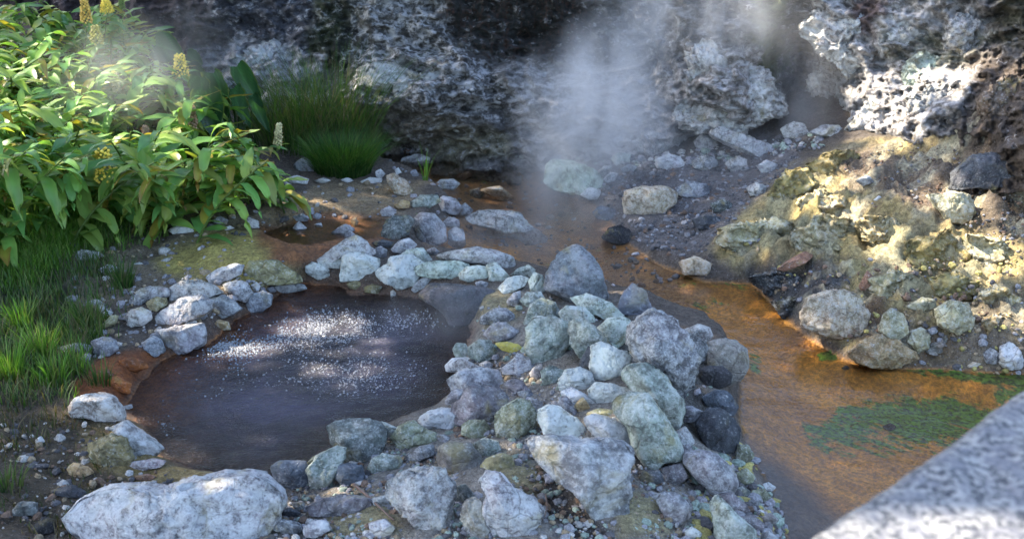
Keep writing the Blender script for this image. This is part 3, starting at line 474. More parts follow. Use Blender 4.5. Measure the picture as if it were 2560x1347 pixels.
OUTCROPS = """
C|0,530 60,430 80,250 170,200 330,300 450,350 540,450 560,540 420,590 240,620 130,640 20,600|hon|pale honeycombed cliff bulge overhanging the ragged white slab
C|640,130 700,40 850,30 960,120 1010,260 960,330 860,360 790,280 700,200|hon|white weathered rock face right of the steaming recess
C|650,380 720,330 800,370 860,400 800,480 680,490 650,440|wbr|smooth cream rock shelf beside the recess in the cliff
C|630,570 700,510 830,500 950,490 880,600 780,595|wbr|layered cream ledge below the smooth shelf
C|985,200 1040,80 1120,60 1200,100 1220,200 1130,270 1030,270|hon|grey-white knob high on the right cliff
C|1130,430 1150,290 1200,260 1290,280 1340,340 1280,430 1180,470|min|greenish-white block at the head of the sunlit slope
C|850,640 900,560 1000,480 1100,430 1150,500 1180,620 1160,720 1040,740 940,700|hon|sunlit white rock apron below the greenish-white block
C|1160,640 1160,480 1280,430 1450,400 1540,480 1560,600 1430,700 1330,760 1200,740|lgr|pitted grey outcrop in the middle of the right cliff
C|1560,600 1530,480 1600,380 1740,360 1780,600 1740,760 1620,760 1570,700|brw|brown crumbling outcrop at the right edge of the cliff
C|1340,160 1400,60 1500,70 1590,150 1570,240 1440,260 1360,230|lgr|rounded grey outcrop high at the top right
B|70,370 120,310 230,290 380,360 560,340 640,380 640,470 520,520 430,520 330,480 200,430 100,420|spk|white-flecked overhanging shelf above the far stream
B|480,540 540,510 640,530 760,560 800,620 740,660 640,660 560,640 520,590|hon|grey-white lower shelf right of the dark recess
B|690,480 760,440 900,470 1040,540 1060,640 980,700 860,700 760,640 700,560|hon|pale ledged rock face beside the steam column
B|750,720 800,660 900,680 1020,720 1020,790 880,800 800,790|grb|green and white mottled rock foot in the far stream
A|1080,350 1150,260 1300,200 1420,210 1500,270 1580,380 1570,450 1400,440 1250,400 1150,400|whp|white patch of rock face behind the tall grass
C|620,820 720,760 860,740 900,800 820,870 700,880|yl2|yellow crusted crest at the top of the sunlit bank
C|420,1000 480,900 600,830 680,900 620,980 500,1010|yl2|mustard crusted shoulder on the left flank of the bank
C|590,1000 700,930 830,980 800,1070 680,1090 600,1050|yl3|gold sunlit crust lump in the middle of the bank
C|180,1210 200,1150 330,1100 470,1080 560,1120 500,1230 360,1260|yl4|pale greenish-yellow crust at the bank's lower left corner
C|560,1160 700,1080 860,1080 940,1150 880,1230 700,1250 580,1240|yl4|broad pale yellow crust hump low on the bank
C|880,1080 1000,1060 1100,1120 1180,1200 1080,1260 940,1200|yl3|cream sunlit crust ridge slanting below the brown litter
C|1130,1200 1300,1150 1440,1200 1450,1300 1280,1340 1140,1300|yl2|olive-yellow crust lump below the sunlit cream boulder
C|1430,1160 1560,1180 1700,1260 1660,1347 1480,1320|yl4|pale crust shelf at the right edge under the dark overhang
F|940,60 1080,20 1200,60 1180,150 1040,170 960,130|yl4|pale crust lump behind the brown spike-shaped stone
F|1230,60 1380,30 1480,90 1440,160 1280,150|yl2|yellow-grey crust lump above the large faceted pale yellow rock
F|1480,130 1600,100 1700,160 1690,260 1560,250|yl3|knobbly sunlit crust at the right edge above the waterline rocks
F|1500,270 1640,240 1700,300 1660,380 1540,360|tan|tan crust lump at the right edge above the white waterline rock
F|1290,350 1380,345 1400,420 1300,440 1220,420|tgr|grey-brown crust lump near the water below the faceted yellow rock
F|350,60 480,20 600,60 640,130 560,200 450,150|dk2|black wet rubble ledge where the bank meets the stream
F|455,185 560,150 620,230 590,275 500,240|dk2|dark greenish wet foot of the bank beside the hollowed boulder
"""
# ================================================================ TERRAIN
OFF = dict(A=(0, 0, 1.9814), B=(850, 0, 1.9814), C=(1700, 0, 1.9814), D=(0, 667, 1.9814), E=(850, 667, 1.9814), F=(1700, 667, 1.9814), G=(800, 560, 3.0606), P=(0, 0, 1.))
POOL = [(318,1012),(350,960),(400,905),(470,870),(520,860),(590,800),(640,775),(700,735),(760,708),(850,715),(900,738),(990,738),(1070,745),(1150,770),(1180,830),(1150,900),(1135,960),(1120,1010),(1060,1045),(990,1070),(840,1115),(800,1150),(770,1170),(690,1200),(560,1192),(470,1168),(400,1140),(385,1090),(345,1055)]
STREAM = [(880,350),(1000,375),(1130,383),(1260,393),(1370,405),(1400,490),(1480,510),(1530,560),(1570,610),(1640,660),(1760,705),(1880,710),(1950,780),(2010,840),(2110,900),(2200,922),(2320,922),(2450,930),(2560,935),(2900,950),(3300,1100),(3300,1700),(2050,1700),(2000,1420),(1955,1300),(1930,1215),(1880,1150),(1850,1050),(1855,950),(1840,880),(1790,830),(1700,800),(1640,770),(1540,745),(1500,735),(1360,705),(1290,670),(1180,655),(1110,650),(1060,620),(1100,560),(1150,520),(1110,480),(1060,455),(990,425),(900,400)]
HOLLOW = [(650,585),(720,562),(800,548),(880,545),(960,548),(985,560),(960,590),(900,615),(850,605),(790,625),(730,640),(690,610)]
INLET = [(200,945),(240,915),(300,900),(360,900),(400,905),(350,960),(320,1000),(260,985)]
ZW = dict(pool=0.0, stream=-0.05, hollow=.05)
def wpoly(poly, z): p = on_z([a for a, b in poly], [b for a, b in poly], z); return p[:, :2]
WP, WS, WH = wpoly(POOL, 0.), wpoly(STREAM, -.05), wpoly(HOLLOW, .05)
CTRL = [(0,1347,.16),(0,1150,.14),(0,1000,.14),(200,900,.1),(250,1060,.07),(300,1180,.08),(300,780,.13),(0,700,.22),(300,600,.16),(420,700,.14),(560,610,.24),(640,640,.22),(480,650,.16),(700,480,.14),(800,500,.12),(900,470,.08),(1000,500,.08),(100,470,.35),(-400,520,.7),(-400,900,.3),(400,470,.25),(700,410,.12),(850,410,.06),
(100,1300,.12),(500,1290,.12),(900,1290,.2),(1000,1180,.16),(800,1230,.12),(1200,1080,.22),(1300,1250,.26),(1450,1120,.27),(1600,1250,.24),(1750,1330,.14),(1850,1220,.05),
(1220,900,.14),(1280,800,.18),(1400,800,.26),(1500,850,.33),(1620,830,.30),(1650,950,.36),(1620,1050,.33),(1720,1000,.22),(1760,1100,.12),(1700,1180,.18),(1300,700,.18),(1180,690,.16),(1000,650,.13),(900,660,.13),(1430,720,.16),(1350,950,.22),(1050,560,.05),
(500,740,.15),(640,720,.13),(430,840,.1),(780,680,.13),
(1950,720,.06),(1980,640,.2),(2080,800,.10),(2250,850,.12),(2450,880,.10),(1820,610,.14),(1880,540,.26),(1980,440,.38),(2080,390,.46),(2200,380,.54),(2300,480,.50),(2180,520,.44),(2100,600,.30),(2200,700,.20),(2400,640,.34),(2450,760,.25),(2540,560,.50),(2440,430,.62),(2540,400,.75),(2560,250,1.1),(2900,600,.75),(2900,800,.4),(2800,900,.1),
(1550,520,.05),(1600,450,.10),(1700,420,.14),(1750,480,.10),(1650,600,.03),(1480,430,.06),(1850,420,.16),(1740,620,.04)]
_c = np.array(CTRL); _p = on_z(_c[:, 0], _c[:, 1], _c[:, 2])
_far = np.array([(0,2,.35),(-3,2.5,.35),(3,2.5,.1),(-7,4,.7),(-8,8,1.2),(-8,12,1.5),(8,5,.8),(9,9,1.8),(8,13,2),(0,13,.6),(0,-6,.6),(-25,0,1),(25,0,1),(0,40,1),(-30,40,1),(30,40,1),(0,-40,1)])
_cp = np.concatenate([_p, _far]); 
_A = np.linalg.norm(_cp[:, None, :2]-_cp[None, :, :2], axis=2)
_n = len(_cp); _K = np.zeros((_n+1, _n+1)); _K[:_n, :_n] = -_A - np.eye(_n)*.02; _K[:_n, _n] = 1; _K[_n, :_n] = 1
_w = np.linalg.solve(_K, np.concatenate([_cp[:, 2], [0]]))
CLX = np.array([-9, -5, -3.5, -1.2, 0, 1, 1.8, 2.6, 3.2, 3.8, 4.6, 7]); CLY = np.array([11.5, 11, 10.6, 10, 9.9, 9.6, 9.8, 9.6, 8.8, 8.0, 7.3, 6])
def ground(x, y):
    x = np.asarray(x, float).ravel(); y = np.asarray(y, float).ravel(); z = np.full(x.shape, _w[_n])
    for k in range(_n): z -= _w[k]*np.hypot(x-_cp[k, 0], y-_cp[k, 1])
    z += 2.3*sstep(.9, 3.2, y-np.interp(x, CLX, CLY))
    for poly, zw, dep in ((WH, .05, .05), (WP, 0., .16), (WS, -.05, .10)):
        near = (x > poly[:, 0].min()-1.5) & (x < poly[:, 0].max()+1.5) & (y > poly[:, 1].min()-1.5) & (y < poly[:, 1].max()+1.5)
        d = sdist(poly, x[near], y[near]); zn = z[near]
        out = np.maximum(zn, zw+.012+np.minimum(.02, .3*-d)); inn = zw-dep*sstep(0, .35, d)-.004
        lip = sstep(0, .12, -d)
        out = (zw+.006)*(1-lip)+np.maximum(out, zw+.02)*lip
        z[near] = np.where(d > 0, inn, out)
    return z
def axis(a, b, step, lo, hi, n):
    core = np.arange(a, b, step); t = (np.arange(1, n+1)/n)**2.2
    return np.concatenate([(a-(a-lo)*t)[::-1], core, core[-1]+(hi-core[-1])*t])
gx = axis(-4.6, 4.9, .02, -60, 60, 26); gy = axis(3.1, 11.2, .021, -50, 60, 26)
X, Y = np.meshgrid(gx, gy); xs, ys = X.ravel(), Y.ravel()
zs = ground(xs, ys); GZ = zs.reshape(X.shape).copy()
def gz(x, y):                      # fast bilinear lookup
    x = np.atleast_1d(np.asarray(x, float)); y = np.atleast_1d(np.asarray(y, float))
    i = np.clip(np.searchsorted(gx, x)-1, 0, len(gx)-2); j = np.clip(np.searchsorted(gy, y)-1, 0, len(gy)-2)
    u = np.clip((x-gx[i])/(gx[i+1]-gx[i]), 0, 1); v = np.clip((y-gy[j])/(gy[j+1]-gy[j]), 0, 1)
    return GZ[j, i]*(1-u)*(1-v)+GZ[j, i+1]*u*(1-v)+GZ[j+1, i]*(1-u)*v+GZ[j+1, i+1]*u*v
P3 = np.stack([xs, ys, zs], 1)
dS, dP, dH = (sdist(p, xs, ys) for p in (WS, WP, WH)); dW = np.maximum(np.maximum(dS, dP), dH)
px, py, pf = project(P3)
vis = (px > -300) & (px < 2900) & (py > -200) & (py < 1700) & (pf > 1)
bank = sstep(-2560, -1, 0*px)
rgh = fbm(P3*[1, 1, 0], 3.2, 5, .55); rd = fbm(P3*[1, 1, 0]+9, 2.6, 5, .55, True)
rb = sdist([(1760,640),(1880,500),(2060,380),(2250,330),(2700,100),(2900,900),(2560,905),(2300,900),(2100,870),(1960,760),(1890,690)], px, py)
rbw = np.where(vis, sstep(-20, 60, rb), 0)
amp = np.where(dW > 0, .010, .022*sstep(0, .1, -dW)+.004)*(1-rbw)+rbw*np.where(dW > 0, .01, .10*sstep(0, .25, -dW))
zs = zs+amp*rgh+rbw*.07*np.clip(rd, -1, 1)*sstep(0, .25, -dW)+rbw*.03*np.clip(fbm(P3*[1, 1, 0]+20, 8, 4, .6, True), -1, 1)*sstep(0, .15, -dW)+.006*fbm(P3*[1, 1, 0], 19, 3)*(dW < 0)
# colours: the ground's own materials, with gap shade painted into the pile
nx = fbm(P3*[1, 1, 0]+3, 2.1, 4)*34; ny = fbm(P3*[1, 1, 0]+31, 2.1, 4)*26
qx, qy = px+nx, py+ny
C = np.tile([.13, .105, .085], (len(xs), 1)); MK = np.zeros((len(xs), 3)); MK[:, 1] = .6
def zone(poly, col=None, soft=30, amt=1., mk=None):
    a = sstep(-soft, soft, sdist(poly, qx, qy))*amt*vis; a = a[:, None]
    if col is not None: C[:] = C*(1-a)+np.array(col)*a
    if mk: MK[:] = MK*(1-a)+np.array(mk)*a
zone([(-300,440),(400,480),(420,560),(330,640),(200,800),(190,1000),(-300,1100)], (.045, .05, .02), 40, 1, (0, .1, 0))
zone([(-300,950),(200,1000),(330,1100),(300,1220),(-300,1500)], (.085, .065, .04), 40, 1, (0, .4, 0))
zone([(120,620),(400,590),(640,520),(900,440),(1050,480),(1000,560),(800,560),(700,640),(720,700),(480,740),(200,760)], (.27, .215, .15), 30, 1, (0, .8, 0))
zone([(640,480),(900,450),(1050,460),(1000,530),(700,545)], (.33, .245, .14), 20, .9, (0, .9, 0))
zone([(400,640),(520,580),(640,570),(700,600),(740,690),(600,700),(430,700)], (.50, .41, .12), 25, 1, (0, .3, 0))
zone([(640,455),(760,440),(770,490),(660,500)], (.06, .045, .03), 14, .9)
zone([(640,560),(800,530),(960,530),(990,590),(850,640),(700,660)], (.30, .125, .045), 16, 1, (0, .2, .7))
zone([(180,950),(240,890),(330,880),(420,890),(360,960),(300,1030),(200,1020)], (.32, .10, .025), 16, 1, (0, .1, .6))
zone([(200,1060),(330,1060),(420,1150),(560,1190),(560,1240),(380,1220),(220,1150)], (.33, .25, .10), 20, .9, (0, .5, 0))
zone([(700,1180),(1000,1080),(1150,900),(1150,760),(1300,690),(1550,760),(1780,880),(1840,1100),(1960,1300),(1960,1500),(600,1500),(650,1250)], (.30, .275, .24), 30, 1, (0, 1., 0))
for pl in ([(820,1270),(1000,1240),(1040,1347),(820,1347)], [(1250,1120),(1420,1200),(1330,1260),(1240,1200)], [(1200,730),(1300,720),(1330,800),(1220,830),(1180,790)], [(1560,1230),(1700,1250),(1700,1347),(1560,1347)]):
    zone(pl, (.38, .32, .12), 22, .6, (0, .5, 0))
zone([(1320,780),(1420,740),(1560,790),(1740,880),(1780,1000),(1700,1120),(1560,980),(1400,900)], (.09, .085, .075), 24, .85, (0, 1, 0))  # shade of the gaps between the pile rocks, painted into the ground
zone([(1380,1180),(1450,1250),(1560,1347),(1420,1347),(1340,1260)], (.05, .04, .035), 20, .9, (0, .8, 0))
zone([(1380,400),(1650,380),(1960,350),(2000,420),(1880,500),(1800,600),(1700,640),(1560,610),(1500,520)], (.15, .14, .145), 22, 1, (0, 1, .1))
zone([(1780,620),(1880,500),(2060,380),(2250,330),(2700,380),(2900,900),(2560,910),(2290,900),(2100,870),(1960,760),(1890,700)], (.45, .36, .16), 22, 1, (0, .3, 0))
zone([(2090,380),(2300,360),(2460,420),(2400,540),(2280,540),(2140,470)], (.20, .15, .115), 24, .9, (0, .9, 0))
zone([(2380,300),(2700,250),(2700,640),(2460,560),(2360,460)], (.13, .10, .08), 30, .9, (0, .7, 0))
zone([(1860,660),(2010,650),(2120,690),(2080,760),(2010,800),(1940,770),(1880,710)], (.055, .06, .07), 16, .95, (0, .9, 0))
zone([(2090,760),(2200,740),(2320,840),(2480,800),(2560,880),(2300,910),(2210,870),(2110,840)], (.14, .075, .05), 18, .8, (0, 1, 0))
zone([(2380,740),(2600,680),(2600,930),(2380,910)], (.25, .21, .16), 24, .7, (0, 1, 0))
_bn = sstep(.0, .35, fbm(P3*[1, 1, 0]+40, 4.5, 5, .6))*rbw*.75*(dW < 0); C[:] = C*(1-_bn[:, None])+np.array([.52, .48, .34])*_bn[:, None]
_bn = sstep(.12, .35, fbm(P3*[1, 1, 0]+60, 3.4, 5, .65))*rbw*.4*(dW < 0); C[:] = C*(1-_bn[:, None])+np.array([.13, .095, .07])*_bn[:, None]
for pl in ([(1920,490),(2070,450),(2080,600),(1900,620)], [(2150,620),(2330,560),(2480,700),(2300,760)]):
    zone(pl, (.40, .37, .22), 30, .8, (0, .2, 0))
zone([(1990,470),(2080,480),(2080,540),(1980,560)], (.42, .32, .10), 20, .7)
# stream bed / pool bed
s = sstep(-.02, .03, dS)[:, None]*vis[:, None]
C[:] = C*(1-s)+np.array([.88, .40, .055])*s; MK[:] = MK*(1-s)+np.array([0, 0, 1.])*s
ins = (dS > 0)
def bed(poly, col=None, soft=30, amt=1., alg=None):
    a = (sstep(-soft, soft, sdist(poly, qx, qy))*amt*vis*ins)[:, None]
    if col is not None: C[:] = C*(1-a)+np.array(col)*a
    if alg is not None: MK[:, 0] = MK[:, 0]*(1-a[:, 0])+alg*a[:, 0]
bed([(900,340),(1400,390),(1560,600),(1450,650),(1100,560),(1000,430)], (.32, .17, .065), 30)
bed([(1300,560),(1600,620),(1800,720),(1700,790),(1500,730),(1300,690)], (.50, .26, .09), 30)
bed([(1850,1080),(1960,1150),(2120,1290),(2100,1400),(1900,1500)], (.17, .125, .105), 40)
bed([(1100,430),(1260,400),(1330,420),(1300,450),(1150,480)], None, 20, 1, .4)
bed([(940,380),(1130,385),(1100,450),(1000,430)], None, 20, 1, .25)
bed([(2090,1010),(2200,990),(2400,1010),(2520,1040),(2400,1110),(2200,1090),(2050,1080)], None, 50, 1, 1.15)
bed([(1980,1080),(2130,1060),(2300,1110),(2400,1130),(2250,1140),(2060,1110)], None, 45, 1, .9)
bed([(2050,885),(2100,885),(2110,915),(2060,915)], None, 10, 1, .9)
bed([(2260,915),(2560,930),(2700,980),(2560,975),(2330,945)], None, 22, 1, .95)
bed([(2480,980),(2600,960),(2600,1010),(2500,1020)], None, 14, 1, .8)
bed([(1680,660),(1880,700),(1960,760),(1840,730),(1680,700)], None, 14, 1, .6)
bed([(1860,880),(1910,900),(1900,950),(1860,930)], None, 12, 1, .7)
bed([(1700,740),(1800,740),(1830,780),(1760,790)], None, 18, 1, .55)
bed([(1250,650),(1500,600),(1560,680),(1420,700)], None, 20, 1, .25)
pm = sstep(-.03, .02, dP)[:, None]*vis[:, None]
C[:] = C*(1-pm)+np.array([.13, .085, .065])*pm; MK[:] = MK*(1-pm)+np.array([0, 0, .6])*pm
a = (sstep(-40, 40, sdist([(300,1020),(380,880),(560,780),(760,690),(830,720),(700,860),(620,960),(440,1040),(330,1060)], qx, qy))*(dP > 0)*vis)[:, None]
C[:] = C*(1-a)+np.array([.60, .23, .06])*a
a = (sstep(.10, -.01, np.abs(dP+.01))*vis*.45)[:, None]; C[:] = C*(1-a)+np.array([.20, .09, .04])*a
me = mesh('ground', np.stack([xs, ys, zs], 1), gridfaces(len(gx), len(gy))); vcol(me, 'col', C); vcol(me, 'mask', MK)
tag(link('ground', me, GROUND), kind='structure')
# ---------------------------------------------------------------- water sheets
def watersheet(name, poly, z, mat, step, amp, fs):
    x0, y0 = poly.min(0)-.1; x1, y1 = poly.max(0)+.1; x1 = min(x1, 8); y0 = max(y0, 1.5)
    ax = np.arange(x0, x1, step); ay = np.arange(y0, y1, step); U, V = np.meshgrid(ax, ay); u, v = U.ravel(), V.ravel()
    P = np.stack([u, v, 0*u], 1); zz = z+amp*fbm(P*[1, 1.8, 1], fs, 3)
    Fc = gridfaces(len(ax), len(ay)); d = sdist(poly, u, v); ok = (d > -.07)[Fc].any(1); Fc = Fc[ok]
    dep = sstep(0, .55, d)
    used, inv = np.unique(Fc, return_inverse=True)
    me = mesh(name, np.stack([u, v, zz], 1)[used], inv.reshape(Fc.shape)); vcol(me, 'depth', np.repeat((.05+.95*dep)[used, None], 3, 1)); return link(name, me, mat)
WPOOL = mat_water('pool_water', (.040, .038, .048), .85, 19, .8, .14, (.72, .66, .62), .5)
WSTR = mat_water('stream_water', (.34, .21, .11), .06, 11, .16, .10, (.98, .96, .93))
tag(watersheet('pool_water', WP, 0., WPOOL, .02, .004, 5), kind='structure')
tag(watersheet('stream_water', WS, -.05, WSTR, .03, .002, 4), kind='structure')
tag(watersheet('hollow_water', WH, .05, WSTR, .03, .001, 4), kind='structure')
# ================================================================ CLIFF
CC = np.array([(-900,450,10.5),(-900,-100,12),(-400,400,11),(-400,0,12),(0,0,11.8),(0,400,10.8),(400,0,11.2),(400,400,10.6),(600,100,10.9),(600,300,10.2),(800,200,10.4),(800,380,10.0),(900,0,10.7),(900,240,9.8),(930,330,10.2),(1060,250,9.6),(1100,335,10.1),(1250,300,9.75),(1250,390,9.75),(1150,50,10.6),(1300,200,10.1),(1400,100,10.6),(1400,350,9.6),(1600,300,9.7),(1600,100,10.3),(1600,390,9.4),(1750,350,9.9),(1750,240,9.3),(1860,260,9.1),(1900,80,9.5),(2000,150,10.3),(2010,280,10.2),(2000,350,9.8),(2100,130,9.3),(2150,240,9.2),(2100,320,9.3),(2300,100,8.9),(2300,240,8.5),(2250,330,8.4),(2450,100,8.4),(2450,250,8.0),(2560,200,7.6),(2560,0,8.2),(2560,380,7.0),(2900,200,6.8),(2900,0,7.2),(3300,300,6),(3300,0,6.5),(1000,460,9.9),(1800,460,9.6),(1400,460,9.4),(2300,420,8.2),
 (0,-250,12.3),(800,-250,11.2),(1400,-250,11),(2000,-250,10.2),(2600,-250,8.8),(3300,-250,7.2),(-900,-250,12.6),(-900,-700,15),(0,-700,14.8),(800,-700,14),(1500,-700,13.6),(2100,-700,13),(2700,-700,11.5),(3300,-700,10)], float)
_B = np.hypot(*(CC[:, None, :2]-CC[None, :, :2]).transpose(2, 0, 1))/300; _m = len(CC); _K2 = np.zeros((_m+1, _m+1))
_K2[:_m, :_m] = -_B-np.eye(_m)*.03; _K2[:_m, _m] = 1; _K2[_m, :_m] = 1
_w2 = np.linalg.solve(_K2, np.concatenate([CC[:, 2], [0]]))
def cliffY(x, y):
    x = np.asarray(x, float); y = np.asarray(y, float); z = np.full(x.shape, _w2[_m])
    for k in range(_m): z = z-_w2[k]*np.hypot(x-CC[k, 0], y-CC[k, 1])/300
    return z
cu = np.concatenate([np.arange(-900, -40, 20), np.arange(-40, 2600, 4.2), np.arange(2600, 3300, 20)])
cv = np.concatenate([np.arange(-700, -60, 14), np.arange(-60, 470, 3.6)])
U, V = np.meshgrid(cu, cv); u, v = U.ravel(), V.ravel()
P = on_y(u, v, cliffY(u, v))
q = P*[1, 1, 1.9]
d = .22*fbm(q, 1.3, 3, .5)+.17*fbm(q+5, 2.6, 5, .58, True)+.065*fbm(q+8, 8, 4, .6)+.022*np.clip(fbm(P+2, 26, 3, .6, True), -1, 1)
lay = .055*np.clip(1.8*perlin(np.stack([P[:, 0]*.9, P[:, 1]*.9, P[:, 2]*9+1.2*perlin(P*1.5)], 1)), -1, 1)
d = (d+lay*sstep(-100, 300, v))*.9+.22*sstep(100, 300, v)
dirn = np.stack([P[:, 0]*-.12, np.full(len(P), -1.), np.full(len(P), .22)], 1); dirn /= np.linalg.norm(dirn, axis=1)[:, None]
P = P+dirn*d[:, None]
C = np.tile([.25, .24, .23], (len(P), 1)); MK = np.zeros((len(P), 3)); MK[:, 0] = .4
qx = u+fbm(P+3, 1.8, 4)*45; qy = v+fbm(P+13, 1.8, 4)*35; vis = np.ones(len(P), bool)
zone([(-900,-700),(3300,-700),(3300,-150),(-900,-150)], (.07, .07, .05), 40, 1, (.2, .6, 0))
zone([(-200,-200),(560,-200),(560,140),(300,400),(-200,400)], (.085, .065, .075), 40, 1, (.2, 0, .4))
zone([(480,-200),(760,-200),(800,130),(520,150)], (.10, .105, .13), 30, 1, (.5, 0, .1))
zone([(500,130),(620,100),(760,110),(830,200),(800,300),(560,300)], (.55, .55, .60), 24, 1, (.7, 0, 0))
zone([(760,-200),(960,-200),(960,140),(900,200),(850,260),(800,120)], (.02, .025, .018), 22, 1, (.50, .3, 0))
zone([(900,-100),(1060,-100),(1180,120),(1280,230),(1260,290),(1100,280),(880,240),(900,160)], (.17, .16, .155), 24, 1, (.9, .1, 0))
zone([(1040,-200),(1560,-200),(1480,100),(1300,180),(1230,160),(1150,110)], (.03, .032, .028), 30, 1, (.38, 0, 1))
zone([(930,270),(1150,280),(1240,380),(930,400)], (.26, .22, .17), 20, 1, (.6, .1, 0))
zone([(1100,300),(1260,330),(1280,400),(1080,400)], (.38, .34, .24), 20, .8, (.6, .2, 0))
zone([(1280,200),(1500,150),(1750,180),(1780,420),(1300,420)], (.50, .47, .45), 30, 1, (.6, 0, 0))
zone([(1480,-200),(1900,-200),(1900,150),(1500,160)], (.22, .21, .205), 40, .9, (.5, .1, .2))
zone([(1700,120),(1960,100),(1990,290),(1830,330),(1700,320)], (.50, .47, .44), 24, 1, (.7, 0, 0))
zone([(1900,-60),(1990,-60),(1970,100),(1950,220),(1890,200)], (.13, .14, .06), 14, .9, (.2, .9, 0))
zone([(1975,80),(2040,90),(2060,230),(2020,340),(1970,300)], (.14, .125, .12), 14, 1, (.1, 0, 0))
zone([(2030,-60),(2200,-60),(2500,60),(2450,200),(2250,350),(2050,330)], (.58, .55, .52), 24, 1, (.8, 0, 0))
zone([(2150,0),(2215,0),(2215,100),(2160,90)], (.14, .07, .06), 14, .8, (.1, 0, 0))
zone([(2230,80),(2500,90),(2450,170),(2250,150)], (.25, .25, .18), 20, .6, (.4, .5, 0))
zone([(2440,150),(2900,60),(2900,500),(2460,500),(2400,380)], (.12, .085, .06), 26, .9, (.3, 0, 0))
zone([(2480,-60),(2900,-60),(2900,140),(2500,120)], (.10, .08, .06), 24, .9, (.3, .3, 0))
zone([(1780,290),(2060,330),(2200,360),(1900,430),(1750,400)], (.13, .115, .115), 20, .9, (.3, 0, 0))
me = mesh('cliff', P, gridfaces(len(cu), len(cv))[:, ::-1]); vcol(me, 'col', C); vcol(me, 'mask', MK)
tag(link('cliff', me, CLIFF), kind='structure')
# ================================================================ ROCKS
_ico = {}
def ico(n):
    if n not in _ico:
        import bmesh
        b = bmesh.new(); bmesh.ops.create_icosphere(b, subdivisions=n, radius=1)
        _ico[n] = (np.array([x.co[:] for x in b.verts]), np.array([[x.index for x in f.verts] for f in b.faces])); b.free()
    return _ico[n]
PAL = dict(yl2=(.38,.31,.12,.2), yl3=(.50,.40,.19,.35), yl4=(.46,.40,.22,.35), dk2=(.06,.062,.06,.3), lil=(.38,.37,.385,.35), lgr=(.35,.34,.33,.45), lgw=(.42,.40,.38,.6), lwh=(.46,.445,.465,.6), wht=(.56,.56,.56,.9), wgr=(.47,.53,.45,.85), grn=(.30,.345,.295,.35),
 gpl=(.46,.52,.43,.5), min=(.48,.56,.46,.35), gry=(.26,.265,.275,.4), drk=(.085,.092,.105,.1), blk=(.03,.03,.035,0), blu=(.13,.15,.18,.15), blg=(.28,.30,.33,.3),
 sul=(.43,.38,.20,.3), slb=(.55,.48,.10,.15), sgr=(.30,.31,.20,.35), tgr=(.30,.28,.25,.2), pur=(.27,.25,.262,.25), dgn=(.14,.16,.15,.3), dlv=(.19,.20,.24,.1), cne=(.26,.285,.31,.15),
 tan=(.50,.36,.18,.25), tnw=(.54,.43,.29,.4), ylw=(.42,.39,.24,.35), orb=(.36,.19,.115,.2), orr=(.42,.135,.03,.0), ord=(.22,.08,.04,.1), wbr=(.43,.39,.34,.6), pnk=(.42,.35,.36,.5),
 sln=(.27,.245,.12,.25), snt=(.10,.10,.11,.0), hon=(.47,.44,.40,.65), brw=(.17,.12,.085,.2), spk=(.17,.165,.16,.85), grb=(.26,.29,.20,.6), whp=(.42,.42,.46,.7))
def parse(ln):
    f = (ln.split('|')+[''])[:5]; ox, oy, s = OFF[f[0]]
    pts = np.array([[float(c) for c in q.split(',')] for q in f[1].split()])/s+[ox, oy]
    return pts, f[2], f[3], f[4]
